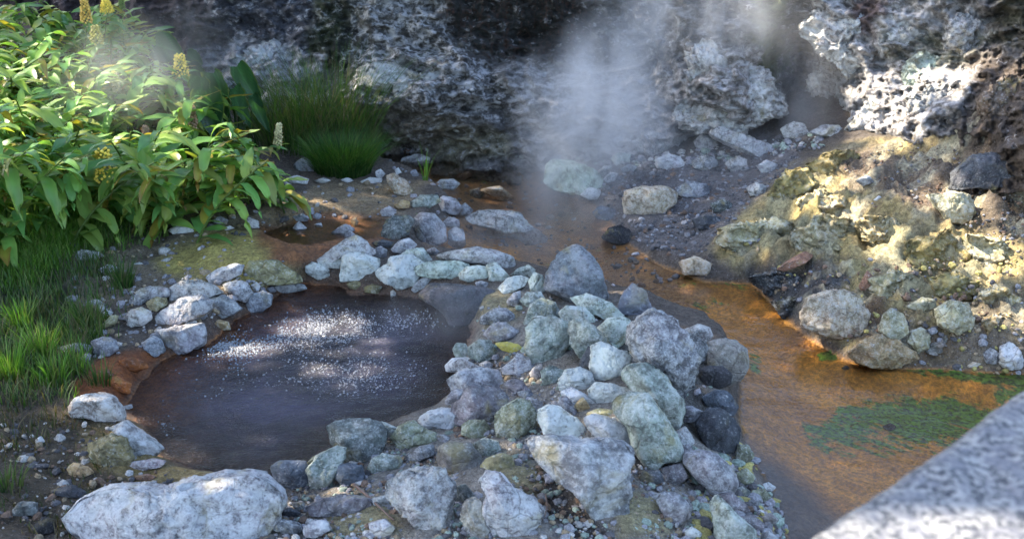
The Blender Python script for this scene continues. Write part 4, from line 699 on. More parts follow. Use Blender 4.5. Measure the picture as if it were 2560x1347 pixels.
def rock_mesh(pts, cen, depth, seed, opt, thick=.8, rough=1., big=False):
    rg = np.random.default_rng(seed); spx = depth/F
    o = (pts-cen)*[1, -1]*spx; size = .5*np.sqrt(abs(np.prod(np.ptp(o, axis=0))))
    V, Fc = ico(6 if size > .28 else 5 if size > .05 else 4)
    th = np.linspace(-math.pi, math.pi, 361); rr = np.zeros(361)
    for k in range(len(o)):                                    # radius of the outline in each direction
        a, b = o[k], o[(k+1) % len(o)]; e = b-a
        dx, dy = np.cos(th), np.sin(th); den = dx*e[1]-dy*e[0]; den = np.where(abs(den) < 1e-9, 1e-9, den)
        t = (a[0]*e[1]-a[1]*e[0])/den; s = (a[0]*dy-a[1]*dx)/den
        rr = np.where((t > 0) & (s >= -.001) & (s <= 1.001), np.maximum(rr, t), rr)
    k = np.ones(9 if 'S' in opt else 5); k /= k.sum(); rr = np.convolve(np.concatenate([rr[-9:-1], rr, rr[1:9]]), k, 'same')[8:-8]*(1.12 if big else 1.03)
    a, b, c = V.T; rho = np.hypot(a, b); n = 2.2 if 'S' in opt else 3.6
    nrm = (rho**n+abs(c)**n)**(1/n); rho_, c_ = rho/nrm, c/nrm
    R = np.interp(np.arctan2(b, a), th, rr); x = np.where(rho > 1e-6, a/np.maximum(rho, 1e-6), 0)*R*rho_; y = np.where(rho > 1e-6, b/np.maximum(rho, 1e-6), 0)*R*rho_
    T = size*thick; z = c_*T
    # facets cut into the visible side: a top that faces the sky, a face towards the viewer, slanted sides
    ry = np.ptp(o[:, 1])/2; rx = np.ptp(o[:, 0])/2; yc = o[:, 1].mean()*0
    def pl(ux, uy, g): e = (o@np.array([ux, uy])).max(); return (-g*ux/e, -g*uy/e, g*1.07)
    pls = [pl(rg.uniform(-.25, .25), 1., min(2.2*ry, T*2.0)*rg.uniform(.8, 1.1)), (rg.uniform(-.25, .25)*T/rx, .42, T*rg.uniform(.6, .85)+.1*ry)]
    for s in (-1, 1): pls.append(pl(s, rg.uniform(-.5, .5), T*rg.uniform(.9, 2.0)))
    if 'S' not in opt:
        for _ in range(7 if opt else 3): an = rg.uniform(0, 6.28); pls.append(pl(math.cos(an), math.sin(an), T*rg.choice([.55, .8, 1.3, 2.2])*rg.uniform(.85, 1.2)))
    sh = .16*T if 'S' in opt else .025*T
    zz = np.stack([z]+[kx*x+ky*y+k0 for kx, ky, k0 in pls]); mn = zz.min(0)
    zf = mn-sh*np.log(np.exp(-(zz-mn)/sh).sum(0))
    fr = sstep(-.06, .07, c); z = z*(1-fr)+np.maximum(zf, -.2*T)*fr
    L = np.stack([x, y, z], 1); off = rg.uniform(0, 50, 3); Nn = V
    r0 = 1/size; A = size*rough*(1.5 if 'X' in opt else .55 if 'S' in opt else 1.3 if 'R' in opt else .9)
    dd = .085*fbm(L+off, r0*1.3, 3)+.05*fbm(L+off, r0*3.5, 4, .6, 'R' in opt)+.018*fbm(L+off, r0*13, 3, .6)
    L = L+Nn*(A*dd)[:, None]
    if size > .12: L = L+Nn*((.006*rough*(1 if 'S' not in opt else .3))*fbm(L+off, 30, 2))[:, None]
    W = L[:, :1]*RGT+L[:, 1:2]*UPV-L[:, 2:3]*FWD
    return W, Fc, size
def cent(pts):
    x, y = pts[:, 0], pts[:, 1]; x2, y2 = np.roll(x, -1), np.roll(y, -1); cr = x*y2-x2*y; A = cr.sum()/2
    return np.array([((x+x2)*cr).sum(), ((y+y2)*cr).sum()])/(6*A)
SPOTS = []
def rock(ln, i):
    pts, colr, label, opt = parse(ln); c = cent(pts); hh = np.ptp(pts[:, 1])/2; d = rays(c[0], c[1])
    t = np.arange(3., 14, .01); Q = CAM+d*t[:, None]; g = gz(Q[:, 0], Q[:, 1])
    Hs = hh*t/F*.95; hit = np.nonzero(Q[:, 2]-g-Hs*(.82 if hh > 9 else .5) < 0)[0]; tt = t[hit[0]] if len(hit) else 9.
    W, Fc, size = rock_mesh(pts, c, tt, 100+i, opt, big=ln[0] in 'EG')
    name = 'boulder' if size > .17 else 'rock' if size > .075 else 'stone'
    o = link(name, mesh(name, W, Fc), ROCK, loc=CAM+d*tt)
    r = np.random.default_rng(i); cl = np.array(PAL[colr]); o.color = (*(cl[:3]*r.uniform(.88, 1.1)), cl[3])
    tag(o, label, name); SPOTS.append((c, size)); return o
for i, ln in enumerate(ROCKS.strip().split('\n')): rock(ln, i)
for i, ln in enumerate(OUTCROPS.strip().split('\n')):
    pts, colr, label, opt = parse(ln); c = cent(pts); Yc = float(cliffY(c[0], c[1])); q0 = on_y(c[0], c[1], Yc)
    bankrock = colr in ('yl2', 'yl3', 'yl4', 'dk2') or (i >= 15)
    if bankrock:
        d = rays(c[0], c[1]); t = np.arange(3., 14, .01); Q = CAM+d*t[:, None]; g = gz(Q[:, 0], Q[:, 1]); q0 = Q[np.nonzero(Q[:, 2]-g < .02)[0][0]]; Yc = q0[1]
    W, Fc, size = rock_mesh(pts, c, Yc/cP*.0+np.linalg.norm(q0-CAM)*(1/np.linalg.norm(rays(c[0], c[1]))), 900+i, 'R', .42 if bankrock else .6, 1.9)
    nn = (q0+W); W = W+ (.12*fbm(nn*[1, 1, 1.8], 2.6, 4, .6, True))[:, None]*np.array([0, -.6, .1])
    o = link('rock_outcrop', mesh('rock_outcrop', W, Fc), ROCK, loc=q0+FWD*size*(.06 if bankrock else .40)); o.color = PAL[colr]; tag(o, label, 'rock outcrop')
# ================================================================ GRANITE PARAPET
def granite():
    top = 2.02; edge = [(1930,1440),(2010,1392),(2075,1345),(2135,1300),(2230,1243),(2310,1190),(2400,1130),(2470,1078),(2560,1008),(2680,930),(2900,800)]
    e = on_z([a-52 for a, b in edge], [b-30 for a, b in edge], top)[:, :2]; e[:, 0] += 0
    # cross-section from the far edge inwards (towards the lower right) : rounded shoulder then a flat worn top
    t = np.linspace(0, 1, 90); L = np.interp(t*(len(e)-1), np.arange(len(e)), e[:, 0]), np.interp(t*(len(e)-1), np.arange(len(e)), e[:, 1])
    k = np.ones(9)/9; L = [np.convolve(np.pad(q, 4, 'edge'), k, 'valid') for q in L]
    inw = np.array([.62, -.78]); prof = [(-.0, -2.1), (-.0, -1.2), (0, -.5), (0, -.2), (-.002, -.1)]+[(.045*(1-math.cos(a)), -.045*(1-math.sin(a))) for a in np.linspace(0, math.pi/2, 8)]+[(.06+.02*i, 0) for i in range(34)]+[(.76, -.02), (.80, -.1), (.80, -2.1)]
    V = np.array([[L[0][i]+a*inw[0], L[1][i]+a*inw[1], top+b] for a, b in prof for i in range(90)])
    V[:, 2] += .008*fbm(V, 9, 4)*(V[:, 2] > 1.8); V[:, :2] += (.011*fbm(V+4, 8, 5, .6))[:, None]
    m = M('granite'); a = m.noise(85, 3, None, .6); b = m.noise(32, 4, None, .55); v = m.vor(120)
    c = m.mix(m.ramp(a, (.42, 0), (.58, 1)), (.035, .037, .045), (.27, .265, .26))
    c = m.mix(m.ramp(b, (.38, .75), (.52, 0)), c, (.13, .13, .15)); c = m.mix(m.math('MULTIPLY', m.ramp(v, (.1, 1), (.3, 0)), .6), c, (.34, .33, .32))
    m.pbsdf(Base_Color=c, Roughness=.7, Normal=m.bump(a, .5, .006))
    tag(link('granite_parapet', mesh('granite_parapet', V, gridfaces(90, len(prof))), m.m), 'speckled grey granite parapet in the near lower right corner, half in sun', 'parapet')
granite()
# ================================================================ GRAVEL (too many to count)
def scatter(n, poly, smin, smax, cols, zoff=.1, avoid=True):
    b = np.array(poly, float); out = []
    pxs = RNG.uniform(b[:, 0].min(), b[:, 0].max(), n*3); pys = RNG.uniform(b[:, 1].min(), b[:, 1].max(), n*3)
    ok = sdist(b, pxs, pys) > 0; pxs, pys = pxs[ok][:n], pys[ok][:n]
    z = np.full(len(pxs), .1)
    for _ in range(7): Q = on_z(pxs, pys, z); z = .5*z+.5*gz(Q[:, 0], Q[:, 1])
    Q = on_z(pxs, pys, z); s = smin*(smax/smin)**(RNG.random(len(pxs))**1.9); ci = RNG.integers(0, len(cols), len(pxs))
    Q[:, 2] = gz(Q[:, 0], Q[:, 1])+s*zoff; return Q, s, np.array(cols)[ci]*RNG.uniform(.7, 1.25, (len(pxs), 1))
WH3 = (.52,.50,.47); GR3 = (.30,.30,.32); DK3 = (.12,.115,.12); TN3 = (.36,.28,.18); YL3 = (.46,.40,.14); LL3 = (.36,.345,.37); GN3 = (.30,.37,.31); BR3 = (.2,.13,.09)
parts = [scatter(5200, [(690,1180),(1000,1090),(1130,1010),(1180,900),(1300,880),(1420,960),(1600,1090),(1760,1110),(1850,1150),(1960,1340),(1960,1400),(600,1400),(650,1240)], .005, .024, [WH3, GR3, LL3, DK3, GN3, TN3, TN3, GR3, GN3, BR3]),
 scatter(150, [(1150,830),(1250,690),(1450,720),(1560,800),(1750,880),(1800,1000),(1500,1000)], .010, .035, [GR3, GN3, GN3, LL3, WH3]),
 scatter(500, [(1830,1090),(1900,1150),(1960,1300),(1970,1400),(1700,1400),(1750,1150)], .012, .04, [GR3, LL3, DK3, YL3, GN3]),
 scatter(1700, [(1450,420),(1650,385),(1960,355),(2010,400),(1880,500),(1780,620),(1700,650),(1560,600),(1510,510)], .006, .028, [GR3, DK3, DK3, DK3, BR3, GR3]),
 scatter(320, [(180,620),(400,590),(640,500),(740,450),(1040,450),(1060,520),(980,545),(700,560),(640,600),(380,760),(250,900),(160,900)], .008, .04, [WH3, GR3, LL3, TN3, TN3, DK3]),
 scatter(200, [(380,690),(520,650),(760,700),(640,740),(420,860),(250,900),(200,780)], .01, .04, [WH3, GR3, LL3, TN3, GR3]),
 scatter(500, [(0,1050),(300,1050),(420,1180),(600,1230),(160,1347),(0,1347)], .006, .028, [WH3, TN3, DK3, BR3, DK3]),
 scatter(900, [(2080,380),(2300,350),(2560,420),(2560,640),(2400,560),(2180,520)], .004, .018, [BR3, DK3, TN3, GR3, BR3]),
 scatter(700, [(1850,650),(2010,650),(2560,640),(2560,925),(2300,910),(2100,860),(1960,760)], .005, .028, [TN3, GR3, DK3, TN3, BR3, YL3]),
 scatter(800, [(940,330),(1260,380),(1500,400),(1780,370),(2050,330),(2060,370),(1700,420),(1400,410),(1100,395),(940,395)], .010, .04, [WH3, GR3, LL3, DK3, GN3]),
 scatter(220, [(960,400),(1300,430),(1480,560),(1700,700),(1600,740),(1300,640),(1080,540)], .012, .035, [GR3, BR3, LL3, DK3])]
Q = np.concatenate([p[0] for p in parts]); S = np.concatenate([p[1] for p in parts]); Cc = np.concatenate([p[2] for p in parts])
d_ = np.maximum(sdist(WP, Q[:, 0], Q[:, 1]), sdist(WH, Q[:, 0], Q[:, 1])); kp = d_ < .0; Q, S, Cc = Q[kp], S[kp], Cc[kp]
V0, F0 = ico(2); n = len(Q)
Rm = RNG.normal(size=(n, 3, 3)); Rm = np.linalg.qr(Rm)[0]; sc3 = RNG.uniform(.55, 1.2, (n, 1, 3)); jit = RNG.uniform(.78, 1.15, (n, len(V0), 1))
VV = np.einsum('nij,nvj->nvi', Rm, V0[None]*sc3*jit)*S[:, None, None]*[1, 1, .8]+Q[:, None]
me = mesh('gravel', VV.reshape(-1, 3), (F0[None]+(np.arange(n)*len(V0))[:, None, None]).reshape(-1, 3), False); vcol(me, 'col', np.repeat(Cc, len(V0), 0))
gm = M('pebble_surface'); c = gm.n('VertexColor', layer_name='col').outputs[0]; nn_ = gm.noise(90, 4, None, .7)
c = gm.mix(gm.ramp(nn_, (.38, .8), (.6, 0)), c, gm.mix(1., c, (.45, .43, .42), 'MULTIPLY')); gm.pbsdf(Base_Color=c, Roughness=.85, Normal=gm.bump(nn_, .6, .01))
tag(link('gravel', me, gm.m), 'loose pebbles and rock chips covering the pile and banks', 'gravel', kind='stuff')
# ================================================================ LEAVES
class LM:                          # collects quads with per-vertex colour
    def __init__(s): s.V = []; s.F = []; s.C = []; s.n = 0
    def add(s, V, Fc, C):
        V = np.asarray(V); s.V.append(V); s.F.append(np.asarray(Fc)+s.n); s.C.append(np.broadcast_to(C, (len(V), 3))); s.n += len(V)
    def build(s, name, mat, parent=None):
        me = mesh(name, np.concatenate(s.V), np.concatenate(s.F)); vcol(me, 'col', np.concatenate(s.C)); return link(name, me, mat, parent)
def frame(d, up=(0, 0, 1)):
    d = np.array(d, float); d /= np.linalg.norm(d); r = np.cross(d, up); r = r/np.linalg.norm(r) if np.linalg.norm(r) > 1e-4 else np.array([1., 0, 0])
    return d, r, np.cross(r, d)
def leaf(lm, base, d, L, Wd, col, droop=.6, rg=random, tip=None, nseg=7, edge=None, fold=.18):
    """a blade: tapered, folded along the midrib, drooping under its own weight"""
    d, r, u = frame(d); k = np.linspace(0, 1, nseg+1); p = np.array(base, float); P = [p]; dd = d.copy(); tw = rg.uniform(-1.1, 1.1)
    for i in range(nseg):
        dd = dd+np.array([0, 0, -droop*1.6/nseg]); dd /= np.linalg.norm(dd); P.append(P[-1]+dd*L/nseg)
    P = np.array(P); wv = Wd*.5*np.sin(np.pi*np.clip(k*.94+.06, 0, 1)**.80)**.85; wv[0] = .006; wv[-1] = .001
    V = []; C = []
    cb = np.array(col); ce = cb if edge is None else np.array(edge)
    for i in range(nseg+1):
        t = P[min(i+1, nseg)]-P[max(i-1, 0)]; t, r2, u2 = frame(t, u+1e-3); a = tw*k[i]; r3 = r2*math.cos(a)+u2*math.sin(a); u3 = np.cross(r3, t)
        wav = .06*Wd*math.sin(i*2.3+tw*9)
        for s, f in ((-1, fold), (-.5, fold*.62), (0, 0), (.5, fold*.62), (1, fold)):
            V.append(P[i]+r3*wv[i]*s+u3*(abs(f)*wv[i]+(wav*abs(s) if abs(s) == 1 else 0)))
            q = abs(s)*.6+.4*k[i]; cc = cb*(1.12 if s == 0 else 1)*(1-q*q)+ce*q*q
            C.append(cc*.6+np.array(tip)*.4 if tip is not None and k[i] > .8 else cc)
    V = np.array(V); lm.add(V, gridfaces(5, nseg+1), np.array(C))
def tube(lm, P, r0, r1, col, n=6):
    P = np.array(P, float); V = []
    for i in range(len(P)):
        t, r, u = frame(P[min(i+1, len(P)-1)]-P[max(i-1, 0)], (.1, .9, .3)); rad = r0+(r1-r0)*i/(len(P)-1)
        for k in range(n+1): a = 2*math.pi*k/n; V.append(P[i]+rad*(math.cos(a)*r+math.sin(a)*u))
    lm.add(V, gridfaces(n+1, len(P)), np.array(col))
GREENS = [(.17,.34,.08), (.21,.40,.09), (.27,.44,.10), (.11,.26,.07), (.31,.43,.10), (.16,.36,.10), (.30,.35,.08)]
def ginger_stem(tip, lean, length, seed, dark=1., yellow=.1):
    """stem + foliage local to the base; returns base position"""
    rg = random.Random(seed); lean = np.array([lean[0], lean[1], 0.]); k = np.linspace(0, 1, 12)
    path = np.stack([lean[0]*k**1.7*length, lean[1]*k**1.7*length, length*(1-.30*np.hypot(lean[0], lean[1])*k)*k], 1)
    lm = LM(); tube(lm, path, .011, .005, (.15, .22, .06)); st = lm
    lf = LM(); nl = int(15*length/1.0)+8; az = math.atan2(lean[1], lean[0])+math.pi/2+rg.uniform(-.5, .5)
    for i in range(nl):
        q = .30+.70*i/(nl-1); j = q*11; p = np.array([np.interp(j, np.arange(12), path[:, m]) for m in range(3)])
        t = np.array([np.interp(min(j+1, 11), np.arange(12), path[:, m]) for m in range(3)])-p if j < 10.5 else path[-1]-path[-2]
        t = t/np.linalg.norm(t); s = 1 if i % 2 else -1; side = np.array([math.cos(az)*s, math.sin(az)*s, 0.])
        d = side*rg.uniform(.8, 1.1)+t*rg.uniform(.35, .8)+np.array([rg.uniform(-.25, .25), rg.uniform(-.3, .05), .12])
        L = rg.uniform(.23, .38)*(.75 if q > .93 else 1); col = np.array(rg.choice(GREENS))*dark*rg.uniform(.85, 1.15); edge = None; tp = None
        if rg.random() < yellow: col = np.array((.34, .32, .05))*dark; edge = (.30, .17, .05); tp = (.22, .09, .04)
        elif rg.random() < .3: edge = (.28, .38, .08)
        elif rg.random() < .12: tp = (.25, .15, .05)
        leaf(lf, p, d, L, L*rg.uniform(.20, .30), col, rg.choice((.2, .6, 1.0, 1.5))*rg.uniform(.7, 1.2), rg, tp, edge=edge)
    return path, st, lf
def spike(color, seed, h=.24, w=.05):
    rg = random.Random(seed); lm = LM(); V, Fc = ico(1); Fq = np.concatenate([Fc, Fc[:, 2:3]], 1)
    tube(lm, [(0, 0, -.04), (0, 0, h)], .008, .004, (.14, .2, .05))
    for i in range(80):
        z = h*(i/80); a = i*2.39996; rr = w*(1-.55*(z/h)**2)*rg.uniform(.8, 1.1); c = np.array([math.cos(a)*rr, math.sin(a)*rr, z+.01])
        s = rg.uniform(.008, .013); q = V*[s, s, s*1.1]; col = np.array(color)*rg.uniform(.6, 1.2)
        lm.add(c+q, Fq, col); 
        if i % 3 == 0: tube(lm, [c*[.1, .1, 1], c*[.98, .98, 1]], .002, .002, (.25, .25, .05), 3)
        if rg.random() < .5:           # thin curling stamen
            e = c+np.array([math.cos(a)*.02, math.sin(a)*.02, .008]); tube(lm, [c, e], .0015, .001, (.5, .26, .06), 3)
    return lm
FLOWER = M("flower_bud"); FLOWER.pbsdf(Base_Color=FLOWER.n('VertexColor', layer_name='col').outputs[0], Roughness=.5)
def put_ginger(px, py, Y, lean, length, seed, label, flower=None, dark=1., yellow=.1, proto=None, grp='ginger lilies growing in the left bank'):
    if flower: Y -= .45
    tip = on_y(px, py, Y)
    if proto is None:
        path, st, lf = ginger_stem(tip, lean, length, seed, dark, yellow); root = bpy.data.objects.new('ginger_plant', None); COL.objects.link(root)
        s = st.build('stem', LEAF, root); l = lf.build('foliage', LEAF, root); root['tipx'], root['tipy'], root['tipz'] = path[-1]
        if flower: f = spike(*flower).build("flower_spike", FLOWER.m, root); f.location = path[-1]; f.rotation_euler = (lean[1]*-.15, lean[0]*.15, 0)
        rz = 0.; sc_ = 1.
    else:
        root = proto.copy(); COL.objects.link(root)
        for ch in proto.children: c = ch.copy(); COL.objects.link(c); c.parent = root
        rz = random.uniform(-1.2, 1.2); sc_ = random.uniform(.9, 1.12)
    t = Vector((root['tipx'], root['tipy'], root['tipz']))*sc_; t.rotate(__import__('mathutils').Euler((0, 0, rz)))
    b = Vector(tip)-t; g = float(gz(b.x, b.y)[0])
    if flower:
        for _ in range(6): sc_ = (tip[2]-g+.02)/t.z*sc_; t = Vector((root['tipx'], root['tipy'], root['tipz']))*sc_; b = Vector(tip)-t; g = float(gz(b.x, b.y)[0])
        for ch in root.children:
            if ch.name.startswith('flower'): ch.scale = (1/sc_,)*3
    elif b.z-g > .0 or b.z-g < -.25:      # slide along the view ray until it stands on the ground
        for _ in range(12):
            e = b.z-g; Y += e*1.2 if e > 0 else e*.5+.05; tip = on_y(px, py, Y); b = Vector(tip)-t; g = float(gz(b.x, b.y)[0])
            if -.25 < b.z-g < .02: break
    root.location = b; root.rotation_euler = (0, 0, rz); root.scale = (sc_,)*3; tag(root, label, 'ginger plant', grp); return root
YEL = (.90, .68, .10); FAD = (.52, .33, .22); PAL_ = (.62, .56, .30)
put_ginger(268, 458, 7.6, (.25, -.55), .55, 1, 'ginger plant with the largest bright yellow flower spike, low at the front of the bank', (YEL, 1, .24, .072), yellow=.05)
put_ginger(452, 190, 9.4, (.5, -.2), .95, 2, 'ginger plant with a yellow flower spike against the rock, at the bank\'s right shoulder', (YEL, 2, .17, .06))
put_ginger(218, 60, 10.0, (.2, -.2), 1.1, 3, 'ginger plant with an orange-yellow spike near the top of the bank', ((.75, .50, .12), 3, .20, .045))
put_ginger(268, 34, 10.4, (.2, -.2), 1.15, 4, 'ginger plant with a short yellow spike at the top edge, behind the orange-yellow one', (YEL, 4, .11, .05))
put_ginger(243, 112, 9.7, (.3, -.3), 1.0, 5, 'ginger plant with a half-opened yellow spike in the drifting steam', ((.50, .44, .10), 5, .15, .05))
put_ginger(482, 325, 8.9, (.6, -.4), .85, 6, 'ginger plant with a faded pinkish-brown spike in the right half of the bank', (FAD, 6, .19, .035))
put_ginger(694, 365, 9.0, (1.0, -.3), .75, 7, 'ginger plant reaching furthest right, with a pale budding spike', (PAL_, 7, .18, .03))
put_ginger(292, 232, 9.3, (.4, -.4), .95, 8, 'ginger plant with a dim greyish spike in the steam at the bank\'s middle', (PAL_, 8, .15, .032))
put_ginger(366, 355, 8.8, (.4, -.5), .8, 9, 'ginger plant with a withered brown spike among leaves below the bank\'s middle', (FAD, 9, .12, .03))
put_ginger(306, 25, 10.6, (.1, -.1), 1.2, 10, 'ginger plant with a thin green closed bud spike at the top edge', ((.14, .22, .05), 10, .2, .022))
G1 = put_ginger(620, 425, 8.7, (.9, -.5), .7, 21, 'leafy ginger plant with narrow hanging leaves above the pale front stones')
G2 = put_ginger(430, 450, 8.2, (.7, -.6), .6, 22, 'ginger plant with yellowing, brown-edged leaves hanging over the soil', yellow=.7)
G3 = put_ginger(60, 385, 8.1, (.1, -.6), .6, 23, 'ginger plant with two long yellowed leaves, low at the left edge', yellow=.5)
protos = []
for k in range(7):
    rg = random.Random(50+k); protos.append(put_ginger(rg.uniform(30, 300), rg.uniform(150, 350), 9, (rg.uniform(.1, .6), rg.uniform(-.7, -.3)), rg.uniform(.7, 1.0), 50+k, 'flowerless leafy green ginger plant in the bank of ginger lilies', yellow=.09, dark=(.95, 1.1, .8, 1.15, 1.05, .9, 1.1)[k]))
REG = np.array([(-80,-20),(330,-20),(380,70),(470,130),(520,200),(600,330),(690,380),(640,440),(520,430),(500,445),(440,460),(330,430),(200,425),(-80,420)], float)
rg = random.Random(5)
for row in range(12):
    for col in range(18):
        x = -60+col*44+rg.uniform(-22, 22)+(row % 2)*25; y = 15+row*44+rg.uniform(-20, 20)
        if sdist(REG, np.array([x]), np.array([y]))[0] < 0: continue
        if abs(x-268) < 62 and -60 < y-458 < 60: continue
        if any(abs(x-fx) < 30 and -60 < y-fy < 50 for fx, fy in ((268,440),(452,180),(218,50),(243,105),(482,310),(694,350),(292,220),(366,345))): continue
        put_ginger(x, y, 8.15+(480-y)/480*2.2+rg.uniform(-.1, .25), None, 0, 0, 'flowerless leafy green ginger plant in the bank of ginger lilies', proto=protos[rg.randrange(7)])
# ---- taro
def taro(px, py, Y, leaves, label):
    root = bpy.data.objects.new('taro_plant', None); COL.objects.link(root); b = on_y(px, py, Y); b[2] = float(gz(b[0], b[1])[0])-.02; root.location = b
    for j, (lx, ly, ly2, hh, ww, yaw, pitch) in enumerate(leaves):
        c = on_y(lx, ly, ly2)-b; lm = LM(); n, mth = 9, 17; V = []; C = []
        for i in range(mth):                                    # heart-shaped blade with raised ribs
            t = i/(mth-1)
            for k in range(-n, n+1):
                s = k/n; wd = ww*.5*math.sin(math.pi*min(1, t*.92+.08)**.62)**.8; x = s*wd; y = hh*(.55-t)+.10*hh*abs(s)*(1-t)*(1 if t < .3 else .5)
                z = -.10*hh*(s*s)+.012*math.cos(s*16+t*26)*abs(s)-.25*hh*(t-.4)**2; V.append((x, z, y)); C.append(np.array((.028, .085, .035))*(1.7 if abs((s*5+t*9) % 1.5-.75) < .09 or k == 0 else 1)+(np.array((.12, .10, 0)) if abs(k) >= n-0 else 0))
        V = np.array(V); cy_, sy_ = math.cos(yaw), math.sin(yaw); cp_, sp_ = math.cos(pitch), math.sin(pitch)
        V = np.stack([V[:, 0]*cp_-V[:, 2]*sp_, V[:, 1], V[:, 0]*sp_+V[:, 2]*cp_], 1); V = np.stack([V[:, 0]*cy_-V[:, 1]*sy_, V[:, 0]*sy_+V[:, 1]*cy_, V[:, 2]], 1)
        lm.add(V+c, gridfaces(2*n+1, mth), np.array(C)); lm.build('leaf', LEAF, root)
        st = LM(); at = c+np.array([0, 0, .25*hh]); tube(st, [(0, 0, 0), at*[.25, .25, .6]+[0, .05, 0], at*[.7, .7, .95]+[0, .08, 0], at+[0, .02, 0]], .013, .007, (.07, .12, .05)); st.build('stalk', LEAF, root)
    tag(root, label, 'taro plant')
taro(600, 400, 9.0, [(528,290,8.6,.38,.26,.1,.1),(563,252,8.75,.42,.24,-.5,.35),(600,275,8.9,.36,.16,.9,.3),(625,222,9.0,.40,.17,.5,.45),(505,245,8.7,.30,.20,-.3,-.1),(650,290,9.0,.34,.12,.7,.35)], 'taro plant with large dark ribbed leaves between the ginger and the tall grass')
taro(440, 300, 9.9, [(430,125,9.75,.26,.30,.1,1.2),(490,150,9.9,.16,.16,.2,1.0),(500,180,9.85,.14,.2,-.2,1.3)], 'taro plant with one broad pale round leaf behind the yellow spike on the bank\'s shoulder')
# ================================================================ GRASS
def tuft(name, px, py, Y, n, h, spread, rad, cols, label, width=.006, seed=0, cat='grass tuft', bend=.5, grp=None):
    rg = np.random.default_rng(seed); b = on_y(px, py, Y); b[2] = float(gz(b[0], b[1])[0])-.01; lm = LM()
    for i in range(n):
        a = rg.uniform(0, 6.283); r = rad*math.sqrt(rg.random()); p = np.array([math.cos(a)*r, math.sin(a)*r*.8, 0]); hh = h*rg.uniform(.45, 1.05)
        o = a+rg.normal()*.6; sp = spread*rg.uniform(.2, 1.)*(.4+r/rad); k = np.linspace(0, 1, 6); bn = bend*rg.uniform(.3, 1.2)
        P = p+np.stack([math.cos(o)*sp*hh*k**1.8, math.sin(o)*sp*hh*k**1.8, hh*(k-bn*.42*sp*k**3)], 1); s = rg.uniform(0, 3.14); wv = width*(1-k**2)*.5*rg.uniform(.7, 1.3)+.0004
        sd = np.array([math.cos(s), math.sin(s)*.4, 0]); V = np.empty((12, 3)); V[0::2] = P-sd*wv[:, None]; V[1::2] = P+sd*wv[:, None]
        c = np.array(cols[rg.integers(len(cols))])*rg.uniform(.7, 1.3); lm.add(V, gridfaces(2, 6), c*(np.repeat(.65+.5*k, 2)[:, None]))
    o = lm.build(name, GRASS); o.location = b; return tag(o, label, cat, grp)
DG = [(.05,.12,.02), (.08,.16,.03), (.035,.08,.025), (.11,.17,.05), (.14,.13,.07)]; BGN = [(.14,.30,.04), (.20,.38,.05), (.10,.22,.03), (.20,.26,.07)]; VG = [(.05,.15,.02), (.09,.21,.03), (.03,.09,.015), (.14,.20,.05)]
tuft('tall_grass', 730, 385, 9.55, 650, .85, .75, .36, DG, 'tall thin dark green grass clump just right of the taro leaves', seed=1)
tuft('tall_grass', 840, 375, 9.7, 750, .95, .8, .38, DG, 'tall feathery grass clump against the cliff, above the dense low tuft', seed=2)
tuft('tall_grass', 905, 375, 9.75, 260, .55, .5, .14, [(.14,.17,.05), (.08,.12,.03)], 'thin yellowish grass clump at the edge of the dark cliff recess', seed=3, width=.004)
tuft('grass_tuft', 858, 440, 9.0, 2400, .38, .85, .24, VG, 'dense low bright green grass tuft beside the blue-grey boulder', seed=4, width=.005)
tuft('reed', 1063, 462, 8.75, 9, .42, .45, .02, BGN, 'lone green reed standing in the far stream', seed=5, width=.014, cat='reed')
k = 0
for (x, y, n, h, col, lb) in [(110,905,60,.27,BGN,'sunlit bright green grass tuft at the left, level with the pool'),(30,960,60,.26,BGN,'bright grass tuft at the left edge beside the bare soil'),(135,960,45,.22,BGN,'small green tuft above the orange inlet stones'),(60,850,60,.24,BGN,'grass tuft at the left edge above the brightest tuft'),(250,955,26,.20,DG,'thin dark tuft growing out of the orange inlet'),(190,930,34,.2,BGN,'thin pale tuft between the bright tufts and the orange inlet'),(20,1240,30,.2,DG,'thin dark tuft in the bottom left corner'),(225,830,60,.25,DG,'dark wispy tuft behind the half-hidden blue-grey stone'),(310,730,70,.22,DG,'wispy tuft at the left end of the stony ground')]:
    Q0 = on_z(x, y, .1); k += 1; tuft('grass_tuft', x, y, Q0[1], n*2, h, .45, .07, col, lb, seed=20+k, width=.007)
